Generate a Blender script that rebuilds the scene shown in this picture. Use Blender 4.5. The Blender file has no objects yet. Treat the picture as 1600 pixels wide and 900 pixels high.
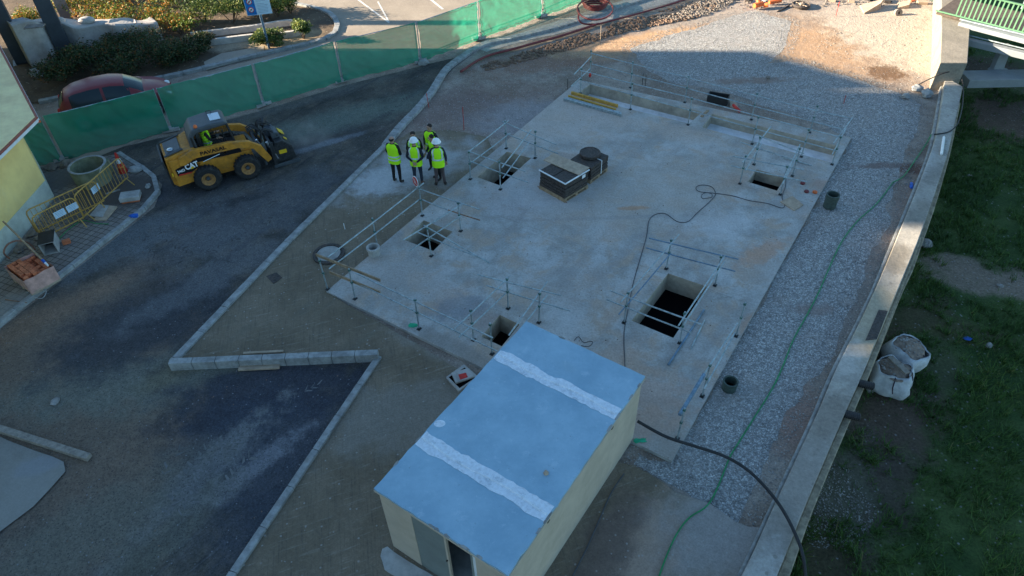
import bpy, bmesh, math, random
from mathutils import Vector, Matrix, noise, geometry
random.seed(7)
D=bpy.data; SC=bpy.context.scene; COL=SC.collection; R=math.radians
# ------------------------------------------------------------------ camera, sky, sun, exposure
HC=13.3; FPX=1106.36; PITCH=0.73949; ROLL=-0.031426
FW=Vector((0,math.cos(PITCH),-math.sin(PITCH))); UP0=Vector((0,math.sin(PITCH),math.cos(PITCH))); RT0=Vector((1,0,0))
RT=math.cos(ROLL)*RT0+math.sin(ROLL)*UP0; UP=-math.sin(ROLL)*RT0+math.cos(ROLL)*UP0
cam=D.objects.new('camera',D.cameras.new('camera')); COL.objects.link(cam); SC.camera=cam
m=Matrix((RT,UP,-FW)).transposed().to_4x4(); m.translation=(0,0,HC); cam.matrix_world=m
cam.data.sensor_width=36; cam.data.lens=FPX/1600*36; cam.data.clip_end=3000; cam.data.clip_start=.1
SUN_EL=R(16.5); SHD=Vector((1,-.08,0)).normalized()          # direction in which shadows fall
TRAVEL=Vector((SHD.x*math.cos(SUN_EL),SHD.y*math.cos(SUN_EL),-math.sin(SUN_EL)))
W=D.worlds.new('World'); SC.world=W; W.use_nodes=True
wn=W.node_tree; bg=wn.nodes['Background']; sky=wn.nodes.new('ShaderNodeTexSky'); sky.sky_type='NISHITA'; sky.sun_disc=False
sky.sun_elevation=SUN_EL; sky.sun_rotation=math.atan2(-SHD.x,-SHD.y); sky.air_density=1.0; sky.dust_density=.6; sky.ozone_density=3.1
tn=wn.nodes.new('ShaderNodeMixRGB'); tn.blend_type='MULTIPLY'; tn.inputs[0].default_value=1; tn.inputs[2].default_value=(.92,1.035,.99,1); wn.links.new(sky.outputs[0],tn.inputs[1]); wn.links.new(tn.outputs[0],bg.inputs[0]); bg.inputs[1].default_value=.068
sl=D.lights.new('sun','SUN'); sl.energy=5.0; sl.angle=R(.6); sl.color=(1,.86,.66)
so=D.objects.new('sun',sl); COL.objects.link(so); so.rotation_euler=TRAVEL.to_track_quat('-Z','Y').to_euler(); so.location=(-30,10,30)
SC.view_settings.view_transform='Standard'; SC.view_settings.look='None'; SC.view_settings.exposure=2.15; SC.view_settings.gamma=1; SC.view_settings.use_curve_mapping=False
SC.render.engine='CYCLES'; SC.render.resolution_x=1024; SC.render.resolution_y=576

def P(px,py,z=0.0):
    "point of the real place at height z seen at that pixel of the 1600x900 photograph"
    d=FW+RT*((px-800)/FPX)-UP*((py-450)/FPX); t=(z-HC)/d.z
    return Vector((0,0,HC))+d*t
# ------------------------------------------------------------------ helpers
def tag(o,label=None,cat=None,group=None,kind=None):
    for k,v in (('label',label),('category',cat),('group',group),('kind',kind)):
        if v: o[k]=v
    return o
def thing(name,label,cat,loc=(0,0,0),rz=0,group=None):
    o=D.objects.new(name,None); COL.objects.link(o); o.location=loc; o.rotation_euler=(0,0,rz); o.empty_display_size=.2
    return tag(o,label,cat,group)
def copy_tree(o,parent=None,children=None):
    c=o.copy(); COL.objects.link(c)
    if parent: c.parent=parent
    for ch in [x for x in list(D.objects) if x.parent==o]: copy_tree(ch,c)
    return c
class MB:
    def __init__(s,o=(0,0,0)): s.v=[]; s.f=[]; s.o=Vector(o)
    def add(s,vs,fs):
        n=len(s.v); s.v+= [Vector(v)-s.o for v in vs]; s.f+=[tuple(i+n for i in f) for f in fs]; return s
    def box(s,c,size,rz=0,rot=None):
        M=rot if rot else Matrix.Rotation(rz,3,'Z'); c=Vector(c); x,y,z=[k/2 for k in size]
        vs=[c+M@Vector((a*x,b*y,e*z)) for e in(-1,1) for a,b in((-1,-1),(1,-1),(1,1),(-1,1))]
        return s.add(vs,[(3,2,1,0),(4,5,6,7),(0,1,5,4),(1,2,6,5),(2,3,7,6),(3,0,4,7)])
    def prism(s,poly,z0,z1,top=True,bot=True):
        n=len(poly); A=sum(poly[i][0]*poly[(i+1)%n][1]-poly[(i+1)%n][0]*poly[i][1] for i in range(n))
        if A<0: poly=poly[::-1]
        vs=[(p[0],p[1],z0) for p in poly]+[(p[0],p[1],z1) for p in poly]
        fs=[(i,(i+1)%n,n+(i+1)%n,n+i) for i in range(n)]
        if top: fs.append(tuple(range(n,2*n)))
        if bot: fs.append(tuple(range(n-1,-1,-1)))
        return s.add(vs,fs)
    def slab(s,poly,axis_fn,t):
        "polygon in a local 2D frame extruded: axis_fn(u,v,w)->xyz, w in (-t/2,t/2)"
        n=len(poly); vs=[axis_fn(u,v,-t/2) for u,v in poly]+[axis_fn(u,v,t/2) for u,v in poly]
        return s.add(vs,[(i,(i+1)%n,n+(i+1)%n,n+i) for i in range(n)]+[tuple(range(n,2*n)),tuple(range(n-1,-1,-1))])
    def tube(s,pts,r,n=8,closed=False,r2=None,caps=True):
        pts=[Vector(p) for p in pts]; L=len(pts); vs=[]; up=Vector((0,0,1)); prev=None
        for i,p in enumerate(pts):
            if closed: t=pts[(i+1)%L]-pts[i-1]
            else: t=pts[min(i+1,L-1)]-pts[max(i-1,0)]
            t.normalize()
            if prev is None:
                a=t.cross(up) if abs(t.z)<.95 else t.cross(Vector((1,0,0)))
            else: a=prev-t*prev.dot(t)
            a.normalize(); b=t.cross(a); prev=a
            rr=r if r2 is None else r+(r2-r)*i/(L-1)
            if isinstance(rr,(list,tuple)): rr=rr[i]
            for k in range(n):
                w=2*math.pi*k/n; vs.append(p+a*math.cos(w)*rr+b*math.sin(w)*rr)
        fs=[]
        for i in range(L if closed else L-1):
            j=(i+1)%L
            for k in range(n): fs.append((i*n+k,i*n+(k+1)%n,j*n+(k+1)%n,j*n+k))
        if caps and not closed: fs+= [tuple(range(n-1,-1,-1)),tuple((L-1)*n+k for k in range(n))]
        return s.add(vs,fs)
    def cyl(s,a,b,r,n=12,r2=None): return s.tube([a,b],r,n,r2=r2)
    def lathe(s,prof,c=(0,0,0),n=24,M=None):
        vs=[];c=Vector(c); M=M or Matrix.Identity(3)
        for r,z in prof:
            for k in range(n):
                w=2*math.pi*k/n; vs.append(c+M@Vector((r*math.cos(w),r*math.sin(w),z)))
        fs=[]
        for i in range(len(prof)-1):
            for k in range(n): fs.append((i*n+k,i*n+(k+1)%n,(i+1)*n+(k+1)%n,(i+1)*n+k))
        return s.add(vs,fs)
    def ell(s,c,r,n=10,m_=7,M=None,jit=0,seed=0):
        c=Vector(c); M=M or Matrix.Identity(3); vs=[M@Vector((0,0,-r[2]))+c]
        for i in range(1,m_):
            f=-math.pi/2+math.pi*i/m_
            for k in range(n):
                w=2*math.pi*k/n; q=Vector((math.cos(w)*math.cos(f),math.sin(w)*math.cos(f),math.sin(f)))
                if jit: q*=1+jit*noise.noise(q*1.7+Vector((seed*3.1,seed*1.7,0)))
                vs.append(c+M@Vector((q.x*r[0],q.y*r[1],q.z*r[2])))
        vs.append(M@Vector((0,0,r[2]))+c); T=len(vs)-1; fs=[(0,1+(k+1)%n,1+k) for k in range(n)]
        for i in range(m_-2):
            for k in range(n): a=1+i*n; fs.append((a+k,a+(k+1)%n,a+n+(k+1)%n,a+n+k))
        a=1+(m_-2)*n; fs+=[(T,a+k,a+(k+1)%n) for k in range(n)]
        return s.add(vs,fs)
    def build(s,name,mat,parent=None,smooth=False,bevel=0,kind=None,autosmooth=False):
        me=D.meshes.new(name); me.from_pydata([tuple(v) for v in s.v],[],s.f); me.update()
        o=D.objects.new(name,me); COL.objects.link(o)
        if mat: me.materials.append(mat)
        if smooth: me.polygons.foreach_set('use_smooth',[True]*len(me.polygons))
        if parent: o.parent=parent
        else: o.location=s.o
        if bevel:
            b=o.modifiers.new('bevel','BEVEL'); b.width=bevel; b.segments=2; b.limit_method='ANGLE'; b.angle_limit=R(40)
        if kind: o['kind']=kind
        return o
def spline(pts,step=6,closed=False):
    pts=[Vector(p) for p in pts]; out=[]; n=len(pts)
    for i in range(n if closed else n-1):
        g=(lambda k: pts[k%n]) if closed else (lambda k: pts[max(0,min(n-1,k))])
        a,b,c,d=g(i-1),g(i),g(i+1),g(i+2)
        for k in range(step):
            t=k/step; out.append(.5*((2*b)+(c-a)*t+(2*a-5*b+4*c-d)*t*t+(3*b-a-3*c+d)*t**3))
    if not closed: out.append(pts[-1])
    return out
def rough_poly(pts,step=.22,amp=.1,seed=0,freq=1.6):
    out=[];n=len(pts)
    for i in range(n):
        a=Vector(pts[i][:2]);b=Vector(pts[(i+1)%n][:2]); k=max(1,int((b-a).length/step)); nn=(b-a).normalized(); nn=Vector((-nn.y,nn.x))
        for j in range(k):
            q=a+(b-a)*j/k; f=noise.noise(Vector((q.x*freq,q.y*freq,seed*7.3)))+.5*noise.noise(Vector((q.x*freq*3,q.y*freq*3,seed*7.3)))
            if amp: q=q+nn*f*amp
            out.append((q.x,q.y))
    return out
def sheet(polys,z,name,mat,kind='structure'):
    "flat sheet from outer polygon and holes"
    rings=[[Vector((p[0],p[1],z)) for p in r] for r in polys]
    tris=geometry.tessellate_polygon(rings); vs=[v for r in rings for v in r]
    fs=[]
    for a,b,c in tris:
        nn=(vs[b]-vs[a]).cross(vs[c]-vs[a])
        if nn.length<1e-9: continue
        fs.append((a,b,c) if nn.z>0 else (a,c,b))
    return MB().add(vs,fs).build(name,mat,kind=kind)
def inside(p,poly):
    c=False;n=len(poly);x,y=p[0],p[1]
    for i in range(n):
        a=poly[i];b=poly[i-1]
        if (a[1]>y)!=(b[1]>y) and x<(b[0]-a[0])*(y-a[1])/(b[1]-a[1])+a[0]: c=not c
    return c
# ------------------------------------------------------------------ materials
def srgb(h):
    h=h.lstrip('#'); return tuple(((int(h[i:i+2],16)/255+.055)/1.055)**2.4 if int(h[i:i+2],16)>10 else int(h[i:i+2],16)/3294 for i in(0,2,4))+(1,)
def c4(c): return tuple(c)+(1,) if len(c)==3 else c
class NT:
    def __init__(s,name):
        s.m=D.materials.new(name); s.m.use_nodes=True; s.t=s.m.node_tree; s.b=s.t.nodes['Principled BSDF']; s.geo=None
    def n(s,ty,**k):
        x=s.t.nodes.new('ShaderNode'+ty)
        for a,v in k.items(): setattr(x,a,v)
        return x
    def l(s,a,b): s.t.links.new(a,b)
    def pos(s,local=False):
        if s.geo is None:
            if local: s.geo=s.n('TexCoord').outputs['Object']
            else: s.geo=s.n('NewGeometry').outputs['Position']
        return s.geo
    def noise(s,scale,detail=4,rough=.6,vec=None,dist=0):
        x=s.n('TexNoise'); x.inputs['Scale'].default_value=scale; x.inputs['Detail'].default_value=detail; x.inputs['Roughness'].default_value=rough; x.inputs['Distortion'].default_value=dist
        s.l(vec or s.pos(),x.inputs['Vector']); return x.outputs['Fac']
    def vor(s,scale,out='Distance',vec=None):
        x=s.n('TexVoronoi'); x.inputs['Scale'].default_value=scale; s.l(vec or s.pos(),x.inputs['Vector']); return x.outputs[out]
    def rng(s,v,a,b,c=0,d=1,smooth=True):
        x=s.n('MapRange'); x.interpolation_type='SMOOTHSTEP' if smooth else 'LINEAR'
        s.l(v,x.inputs[0])
        for i,k in enumerate((a,b,c,d)): x.inputs[1+i].default_value=k
        return x.outputs[0]
    def mix(s,f,a,b,mode='MIX'):
        x=s.n('MixRGB',blend_type=mode)
        for i,k in ((0,f),(1,a),(2,b)):
            if isinstance(k,(int,float)): x.inputs[i].default_value=k
            elif isinstance(k,tuple): x.inputs[i].default_value=c4(k)
            else: s.l(k,x.inputs[i])
        return x.outputs[0]
    def math(s,op,a,b=0.0):
        x=s.n('Math',operation=op)
        for i,k in((0,a),(1,b)):
            if isinstance(k,(int,float)): x.inputs[i].default_value=k
            else: s.l(k,x.inputs[i])
        return x.outputs[0]
    def spot(s,c,rx,ry,ang=0,edge=.5,nz=.9,nscale=1.3):
        "mask 1 inside an uneven patch at world point c"
        mp=s.n('Mapping',vector_type='TEXTURE'); mp.inputs['Location'].default_value=(c[0],c[1],0); mp.inputs['Rotation'].default_value=(0,0,ang); mp.inputs['Scale'].default_value=(rx,ry,1)
        sep=s.n('SeparateXYZ'); s.l(s.pos(),sep.inputs[0]); cb=s.n('CombineXYZ'); s.l(sep.outputs[0],cb.inputs[0]); s.l(sep.outputs[1],cb.inputs[1])
        s.l(cb.outputs[0],mp.inputs['Vector']); ln=s.n('VectorMath',operation='LENGTH'); s.l(mp.outputs[0],ln.inputs[0])
        nn=s.math('MULTIPLY',s.math('SUBTRACT',s.noise(nscale,5,.65),.5),nz*2)
        return s.rng(s.math('ADD',ln.outputs['Value'],nn),1-edge,1+edge*.6,1,0)
    def bump(s,h,strength=.5,dist=.02,prev=None):
        x=s.n('Bump'); x.inputs['Strength'].default_value=strength; x.inputs['Distance'].default_value=dist; s.l(h,x.inputs['Height'])
        if prev: s.l(prev,x.inputs['Normal'])
        return x.outputs[0]
    def done(s,col,rough=.9,normal=None,metal=0,spec=.3):
        if isinstance(col,tuple): s.b.inputs['Base Color'].default_value=c4(col)
        else: s.l(col,s.b.inputs['Base Color'])
        if isinstance(rough,(int,float)): s.b.inputs['Roughness'].default_value=rough
        else: s.l(rough,s.b.inputs['Roughness'])
        s.b.inputs['Metallic'].default_value=metal; s.b.inputs['Specular IOR Level'].default_value=spec
        if normal: s.l(normal,s.b.inputs['Normal'])
        return s.m
def simple(name,col,rough=.6,metal=0,var=.25,scale=6,bump=.0,dirt=None,local=True,spec=.4):
    t=NT(name); t.pos(local); nz=t.noise(scale,5,.7)
    lo=tuple(x*(1-var) for x in col[:3]); hi=tuple(min(1,x*(1+var)) for x in col[:3])
    c=t.mix(t.rng(nz,.3,.7),lo,hi)
    if dirt: c=t.mix(t.rng(t.noise(scale*.45,6,.75),.5,.72,0,dirt[1]),c,dirt[0])
    return t.done(c,rough,t.bump(t.noise(scale*6,4,.7),bump,.01) if bump else None,metal,spec)
def ground_mat(name,c1,c2,scale=.5,grain=22,gvar=.35,spots=(),bump=.5,bdist=.02,specks=None,streak=None,rough=.95):
    t=NT(name); c=t.mix(t.rng(t.noise(scale,6,.65),.35,.65),c1,c2)
    if streak:       # (angle, stretch, colour, amount)
        for ang,sc,cc,am,thr in streak:
            mp=t.n('Mapping',vector_type='POINT'); mp.inputs['Rotation'].default_value=(0,0,-ang); mp.inputs['Scale'].default_value=sc; t.l(t.pos(),mp.inputs[0])
            # rotate first
            r=t.n('VectorRotate',rotation_type='Z_AXIS'); t.l(t.pos(),r.inputs['Vector']); r.inputs['Angle'].default_value=-ang
            mp.inputs['Rotation'].default_value=(0,0,0); t.l(r.outputs[0],mp.inputs[0])
            c=t.mix(t.rng(t.noise(1,5,.6,mp.outputs[0],.4),thr,thr+.18,0,am),c,cc)
    for sp in spots:
        q,rx,ry,ang,cc,am=sp[:6]; msk=t.spot(q,rx,ry,ang,*(sp[6:]))
        c=t.mix(t.math('MULTIPLY',msk,am),c,cc)
    g=t.noise(grain,3,.75); c=t.mix(1,c,t.mix(t.rng(g,.25,.75,0,1,False),(1-gvar,)*3,(1+gvar*.8,)*3),'MULTIPLY')
    g2=t.noise(grain*.22,4,.7); c=t.mix(1,c,t.mix(g2,(1-gvar*.7,)*3,(1+gvar*.7,)*3),'MULTIPLY')
    if specks:       # (scale, threshold, colour)
        for sc,thr,cc,am in specks:
            v=t.n('TexVoronoi'); v.inputs['Scale'].default_value=sc; t.l(t.pos(),v.inputs['Vector'])
            sp=t.n('SeparateXYZ'); t.l(v.outputs['Color'],sp.inputs[0])
            k=t.math('MULTIPLY',t.rng(sp.outputs[0],thr,thr+.02),t.rng(v.outputs['Distance'],.25,.42,1,0))
            c=t.mix(t.math('MULTIPLY',k,am),c,cc)
    nb=t.bump(g,bump,bdist*.5); nb=t.bump(g2,bump,bdist*1.6,nb)
    return t.done(c,rough,nb,0,.2)
def flat(c,rough=.6,metal=0,name='plain'): return NT(name).done(c,rough,None,metal,.4)

SLABQ=[P(510,455),P(905,125),P(1330,215),P(1050,720)]; SA=(SLABQ[1]-SLABQ[0]).to_2d(); SANG=math.atan2(SA.y,SA.x)
def W2(px,py): q=P(px,py); return (q.x,q.y)
EARTH=(.23,.165,.125); ORANGE=(.52,.29,.15); PALE=(.56,.46,.36); REDE=(.25,.14,.10)
M={}
M['earth']=ground_mat('earth',(.25,.19,.15),(.36,.30,.25),.55,20,.45,[
   (W2(900,80),5,1.3,.35,REDE,.75),(W2(760,170),3.5,2.2,.3,(.24,.15,.12),.6),(W2(830,180),2.6,1.5,0,(.34,.32,.32),.7),(W2(700,160),2,1.6,0,(.22,.16,.14),.6),
   (W2(1290,70),3.4,3.6,.4,(.44,.27,.155),.9,.9),(W2(1190,60),3,.5,.2,(.46,.28,.16),.8),(W2(1020,55),4.5,.6,.32,(.50,.31,.18),1),(W2(960,75),3,.8,.1,(.44,.28,.17),.8),
   (W2(1410,60),2.6,4,.2,(.52,.43,.33),1,.35),(W2(1380,20),3.2,2,0,(.50,.41,.32),1),(W2(1385,110),.8,.7,0,(.16,.09,.05),.9,.3,.9,4),(W2(1130,10),6,1,0,(.4,.32,.26),.9),
   (W2(1340,450),3,.5,SANG,(.27,.23,.2),.9),(W2(1410,330),2.6,.35,SANG,(.30,.22,.18),.8),(W2(1425,260),.7,.35,0,(.16,.09,.07),.9),(W2(1250,650),1.1,.5,1,(.3,.2,.16),.9)],
   .7,.035,[(17,.86,(.5,.47,.44),.6),(26,.85,(.2,.17,.15),.6)])
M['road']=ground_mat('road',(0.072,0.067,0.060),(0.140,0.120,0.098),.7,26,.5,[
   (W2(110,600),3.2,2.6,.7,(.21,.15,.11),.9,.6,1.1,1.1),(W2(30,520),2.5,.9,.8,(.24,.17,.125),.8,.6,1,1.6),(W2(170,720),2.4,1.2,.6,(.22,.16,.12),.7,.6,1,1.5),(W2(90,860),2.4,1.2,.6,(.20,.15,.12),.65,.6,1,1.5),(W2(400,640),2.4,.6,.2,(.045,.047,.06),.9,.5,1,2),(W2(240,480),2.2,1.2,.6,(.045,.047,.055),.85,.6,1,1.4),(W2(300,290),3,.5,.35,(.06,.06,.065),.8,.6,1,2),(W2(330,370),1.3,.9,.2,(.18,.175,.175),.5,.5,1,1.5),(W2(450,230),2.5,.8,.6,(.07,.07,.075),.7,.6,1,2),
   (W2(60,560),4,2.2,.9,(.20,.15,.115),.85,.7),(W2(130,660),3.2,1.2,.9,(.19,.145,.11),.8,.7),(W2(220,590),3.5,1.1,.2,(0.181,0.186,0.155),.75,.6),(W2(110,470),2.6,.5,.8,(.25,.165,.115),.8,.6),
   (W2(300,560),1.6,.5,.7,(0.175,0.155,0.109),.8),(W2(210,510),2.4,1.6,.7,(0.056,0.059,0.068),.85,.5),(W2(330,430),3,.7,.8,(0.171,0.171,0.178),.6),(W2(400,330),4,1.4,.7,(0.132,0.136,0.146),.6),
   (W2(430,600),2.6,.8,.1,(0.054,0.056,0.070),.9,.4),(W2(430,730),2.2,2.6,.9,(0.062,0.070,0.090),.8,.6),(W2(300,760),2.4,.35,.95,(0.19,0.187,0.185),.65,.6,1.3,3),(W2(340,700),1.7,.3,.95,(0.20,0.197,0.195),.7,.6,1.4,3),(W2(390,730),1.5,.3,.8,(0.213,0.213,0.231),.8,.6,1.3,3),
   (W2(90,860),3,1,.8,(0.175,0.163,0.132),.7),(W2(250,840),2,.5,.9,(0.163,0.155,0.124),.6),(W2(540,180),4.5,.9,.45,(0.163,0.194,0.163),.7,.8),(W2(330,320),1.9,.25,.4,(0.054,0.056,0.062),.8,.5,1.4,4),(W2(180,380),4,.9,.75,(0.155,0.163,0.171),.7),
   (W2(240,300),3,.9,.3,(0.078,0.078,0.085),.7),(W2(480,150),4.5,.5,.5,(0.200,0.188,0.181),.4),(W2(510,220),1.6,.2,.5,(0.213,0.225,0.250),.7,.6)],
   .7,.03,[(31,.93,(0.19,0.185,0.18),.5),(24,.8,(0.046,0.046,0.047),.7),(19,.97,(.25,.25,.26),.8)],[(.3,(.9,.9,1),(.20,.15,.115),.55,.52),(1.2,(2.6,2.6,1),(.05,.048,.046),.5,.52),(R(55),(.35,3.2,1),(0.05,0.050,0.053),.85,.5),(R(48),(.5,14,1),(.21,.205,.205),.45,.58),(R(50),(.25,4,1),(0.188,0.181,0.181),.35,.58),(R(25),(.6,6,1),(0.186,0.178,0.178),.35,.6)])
M['sand']=ground_mat('sand',(.185,.142,.097),(.245,.19,.135),.6,30,.28,[
   (W2(640,260),2.5,1.3,.5,(.40,.40,.40),.9,.7,1),(W2(600,280),1.2,.8,.3,(.5,.5,.5),.7,.5,1.2,3),(W2(1090,860),2.4,1.3,.9,(.33,.28,.23),.8),(W2(1010,850),1.2,.8,.9,(.42,.30,.23),.7,.6,1.2,3),(W2(950,850),1.5,.5,SANG,(.16,.12,.10),.8),
   (W2(720,560),2.5,.35,-.6,(.3,.27,.23),.6),(W2(620,650),2,1,.3,(.26,.235,.2),.7),(W2(1130,830),1.3,1,0,(.36,.33,.31),.6)],
   .5,.02,[(15,.95,(.4,.38,.35),.6)],[(R(100),(1.2,26,1),(.13,.11,.085),.7,.5),(R(20),(1.5,18,1),(.33,.29,.23),.6,.54),(R(140),(1.0,20,1),(.15,.13,.10),.5,.54),(R(55),(.3,2.5,1),(.17,.15,.115),.5,.55)])
M['concrete_slab']=ground_mat('slab',(.33,.31,.28),(.50,.485,.46),.85,18,.26,[W_ for W_ in [((SLABQ[0].lerp(SLABQ[1],a_).lerp(SLABQ[3].lerp(SLABQ[2],a_),b_))[:2],rx_,ry_,an_,co_,.65,.7,1.1,nz_) for a_,b_,rx_,ry_,an_,co_,nz_ in ((.1,.3,.9,.4,.6,(.44,.31,.23),3),(.25,.7,1.1,.3,SANG,(.43,.31,.23),3),(.4,.2,1.2,.5,-.6,(.30,.27,.25),2),(.5,.55,1.6,.4,.9,(.45,.35,.28),2),(.62,.25,1,.5,.2,(.46,.35,.28),3),(.7,.75,.8,.5,.5,(.42,.30,.23),3),(.85,.5,1.6,.6,-.5,(.48,.38,.31),2),(.35,.85,.8,.3,SANG,(.31,.27,.24),3),(.15,.62,.7,.7,0,(.52,.51,.49),2),(.55,.8,1.2,.6,.3,(.53,.51,.49),2))]]+[
   (W2(880,180),3.0,2.2,0,(.50,.42,.36),.7),(W2(1000,300),3.5,2,.5,(.46,.40,.34),.6),(W2(990,325),.5,.12,0,(.5,.28,.16),.7,.5,1,5),(W2(1190,395),1,.35,.6,(.5,.30,.2),.75,.6,1.1,4),(W2(840,300),2,1.2,0,(.52,.50,.49),.6),
   (W2(1010,620),1.3,.8,0,(.45,.32,.25),.7,.6,1.1,3),(W2(1000,670),1.2,.5,.4,(.44,.31,.24),.7,.6,1.1,3),(W2(960,560),1,.5,.4,(.46,.33,.25),.6,.6,1.1,3),(W2(800,520),1.4,.4,-.5,(.36,.28,.24),.6),
   (W2(720,480),.8,.55,.3,(.26,.26,.27),.8,.5,1.1,4),(W2(715,545),2,.25,-.6,(.30,.27,.24),.8,.5,1.1,3),(W2(1290,290),.6,.4,0,(.4,.28,.22),.8),(W2(1240,330),.8,.3,0,(.42,.4,.38),.6),(W2(1170,510),.6,.25,SANG,(.4,.27,.2),.8),(W2(1160,560),.5,.25,SANG,(.38,.25,.18),.8),
   (W2(620,420),2.3,.7,-.6,(.44,.39,.35),.6),(W2(960,340),3,.1,0,(.3,.29,.28),.35,.5,1.2,3),(W2(1060,700),.6,.5,0,(.37,.31,.26),.8)],
   .35,.012,[(23,.965,(.22,.21,.2),.7)],[(0,(1.1,1.1,1),(.45,.345,.265),.85,.46),(.6,(3.5,3.5,1),(.36,.305,.26),.5,.54),(1.1,(.5,.5,1),(.40,.35,.31),.6,.5),(SANG,(.25,1.8,1),(.33,.31,.29),.6,.5),(SANG+1.57,(.4,3,1),(.56,.52,.48),.45,.56)],.85)
def gravel_mat():
    t=NT('gravel'); v=t.n('TexVoronoi'); v.inputs['Scale'].default_value=34; t.l(t.pos(),v.inputs['Vector'])
    s=t.n('SeparateXYZ'); t.l(v.outputs['Color'],s.inputs[0])
    r=t.n('ValToRGB'); r.color_ramp.elements[0].position=0; r.color_ramp.elements[0].color=(.20,.195,.19,1); r.color_ramp.elements[1].position=1; r.color_ramp.elements[1].color=(.66,.64,.61,1)
    e=r.color_ramp.elements.new(.45); e.color=(.34,.335,.325,1); e=r.color_ramp.elements.new(.8); e.color=(.46,.45,.435,1); t.l(s.outputs[0],r.inputs[0])
    c=t.mix(t.rng(v.outputs['Distance'],.4,.8,0,.6),r.outputs[0],(.18,.165,.155)); c=t.mix(1,c,t.mix(t.rng(t.noise(9,4,.7),.3,.7),(.8,.8,.8),(1.2,1.19,1.17)),'MULTIPLY')
    c=t.mix(t.rng(t.noise(.7,6,.75),.5,.7,0,.6),c,(.36,.31,.27)); c=t.mix(t.rng(t.noise(.45,6,.7),.52,.7,0,.5),c,(.27,.25,.235))
    for q,rx,ry,a,cc,am in [(W2(1180,122),1.8,.3,0,(.27,.19,.15),.8),(W2(1270,480),.6,.25,0,(.27,.2,.17),.6),(W2(1380,255),1,.2,0,(.2,.14,.12),.8),(W2(1310,95),2.5,.3,-.2,(.42,.26,.17),.8)]:
        c=t.mix(t.math('MULTIPLY',t.spot(q,rx,ry,a,.5,1,3),am),c,cc)
    h=t.math('SUBTRACT',1,v.outputs['Distance']); nb=t.bump(h,.8,.02); nb=t.bump(s.outputs[1],.5,.015,nb)
    return t.done(c,.9,nb,0,.2)
M['gravel']=gravel_mat()
M['lowground']=ground_mat('meadow_soil',(.035,.068,.02),(.075,.11,.035),.5,14,.5,[
   (P(1555,440,-2),2.6,.75,-.30,(.24,.185,.14),.95,.4),(P(1480,410,-2),1.2,.5,-.1,(.24,.185,.14),.9,.4),(P(1590,180,-2),3.2,2.2,.2,(.13,.085,.065),.9,.5),(P(1530,110,-2),3,1.5,0,(.09,.06,.045),.9),(P(1395,650,-2),1.9,1.2,.9,(.11,.075,.058),.9),(P(1380,540,-2),1.2,.5,.9,(.10,.07,.05),.8),(P(1500,520,-2),1.5,.5,-.3,(.11,.085,.05),.6),(P(1450,480,-2),1,.5,.3,(.10,.075,.05),.6),(P(1330,760,-2),1.8,1.0,1.0,(.14,.12,.10),.7),(P(1400,760,-2),1.4,.6,1,(.09,.07,.055),.8),(P(1420,500,-2),.9,.5,0,(.10,.08,.05),.6),(P(1290,880,-2),1,1,0,(.08,.06,.04),.8),(P(1470,570,-2),1.3,.6,1,(.08,.07,.05),.5)],
   .8,.05,[(12,.9,(.3,.28,.27),.6)])
M['grassblade']=None
def leafmat(name,ramp,trans=.25,rough=.6):
    t=NT(name); a=t.n('Attribute'); a.attribute_name='tint'; r=t.n('ValToRGB'); r.color_ramp.interpolation='LINEAR'
    el=r.color_ramp.elements; el[0].position=ramp[0][0]; el[0].color=c4(ramp[0][1]); el[1].position=ramp[-1][0]; el[1].color=c4(ramp[-1][1])
    for p,c in ramp[1:-1]: e=el.new(p); e.color=c4(c)
    t.l(a.outputs['Fac'],r.inputs[0]); t.l(r.outputs[0],t.b.inputs['Base Color']); t.b.inputs['Roughness'].default_value=rough; t.b.inputs['Specular IOR Level'].default_value=.3
    tr=t.n('BsdfTranslucent'); t.l(r.outputs[0],tr.inputs[0]); mx=t.n('MixShader'); mx.inputs[0].default_value=trans
    t.l(t.b.outputs[0],mx.inputs[1]); t.l(tr.outputs[0],mx.inputs[2]); t.l(mx.outputs[0],t.t.nodes['Material Output'].inputs[0]); return t.m
M['grass']=leafmat('grass_blades',[(0,(.03,.065,.015)),(.5,(.065,.135,.028)),(.85,(.12,.19,.04)),(1,(.24,.21,.08))])
M['shrub_dark']=leafmat('shrub_leaf_dark',[(0,(.018,.032,.014)),(.5,(.04,.065,.022)),(.8,(.07,.09,.03)),(.88,(.16,.07,.025)),(1,(.22,.10,.03))])
M['shrub_orange']=leafmat('shrub_leaf_orange',[(0,(.035,.07,.015)),(.4,(.10,.16,.025)),(.6,(.22,.26,.04)),(.75,(.38,.16,.03)),(1,(.50,.19,.03))])
M['shrub_green']=leafmat('shrub_leaf_green',[(0,(.03,.06,.015)),(.5,(.10,.15,.035)),(.85,(.24,.27,.06)),(1,(.38,.34,.09))])
M['twig']=simple('twig',(.12,.085,.06),.9)
M['concrete']=simple('concrete',(.40,.385,.36),.85,0,.2,3,.3,((.22,.20,.18),.6),False)
M['kerb']=simple('kerb_concrete',(.31,.31,.30),.85,0,.3,4,.3,((.24,.21,.18),.5),False)
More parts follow.
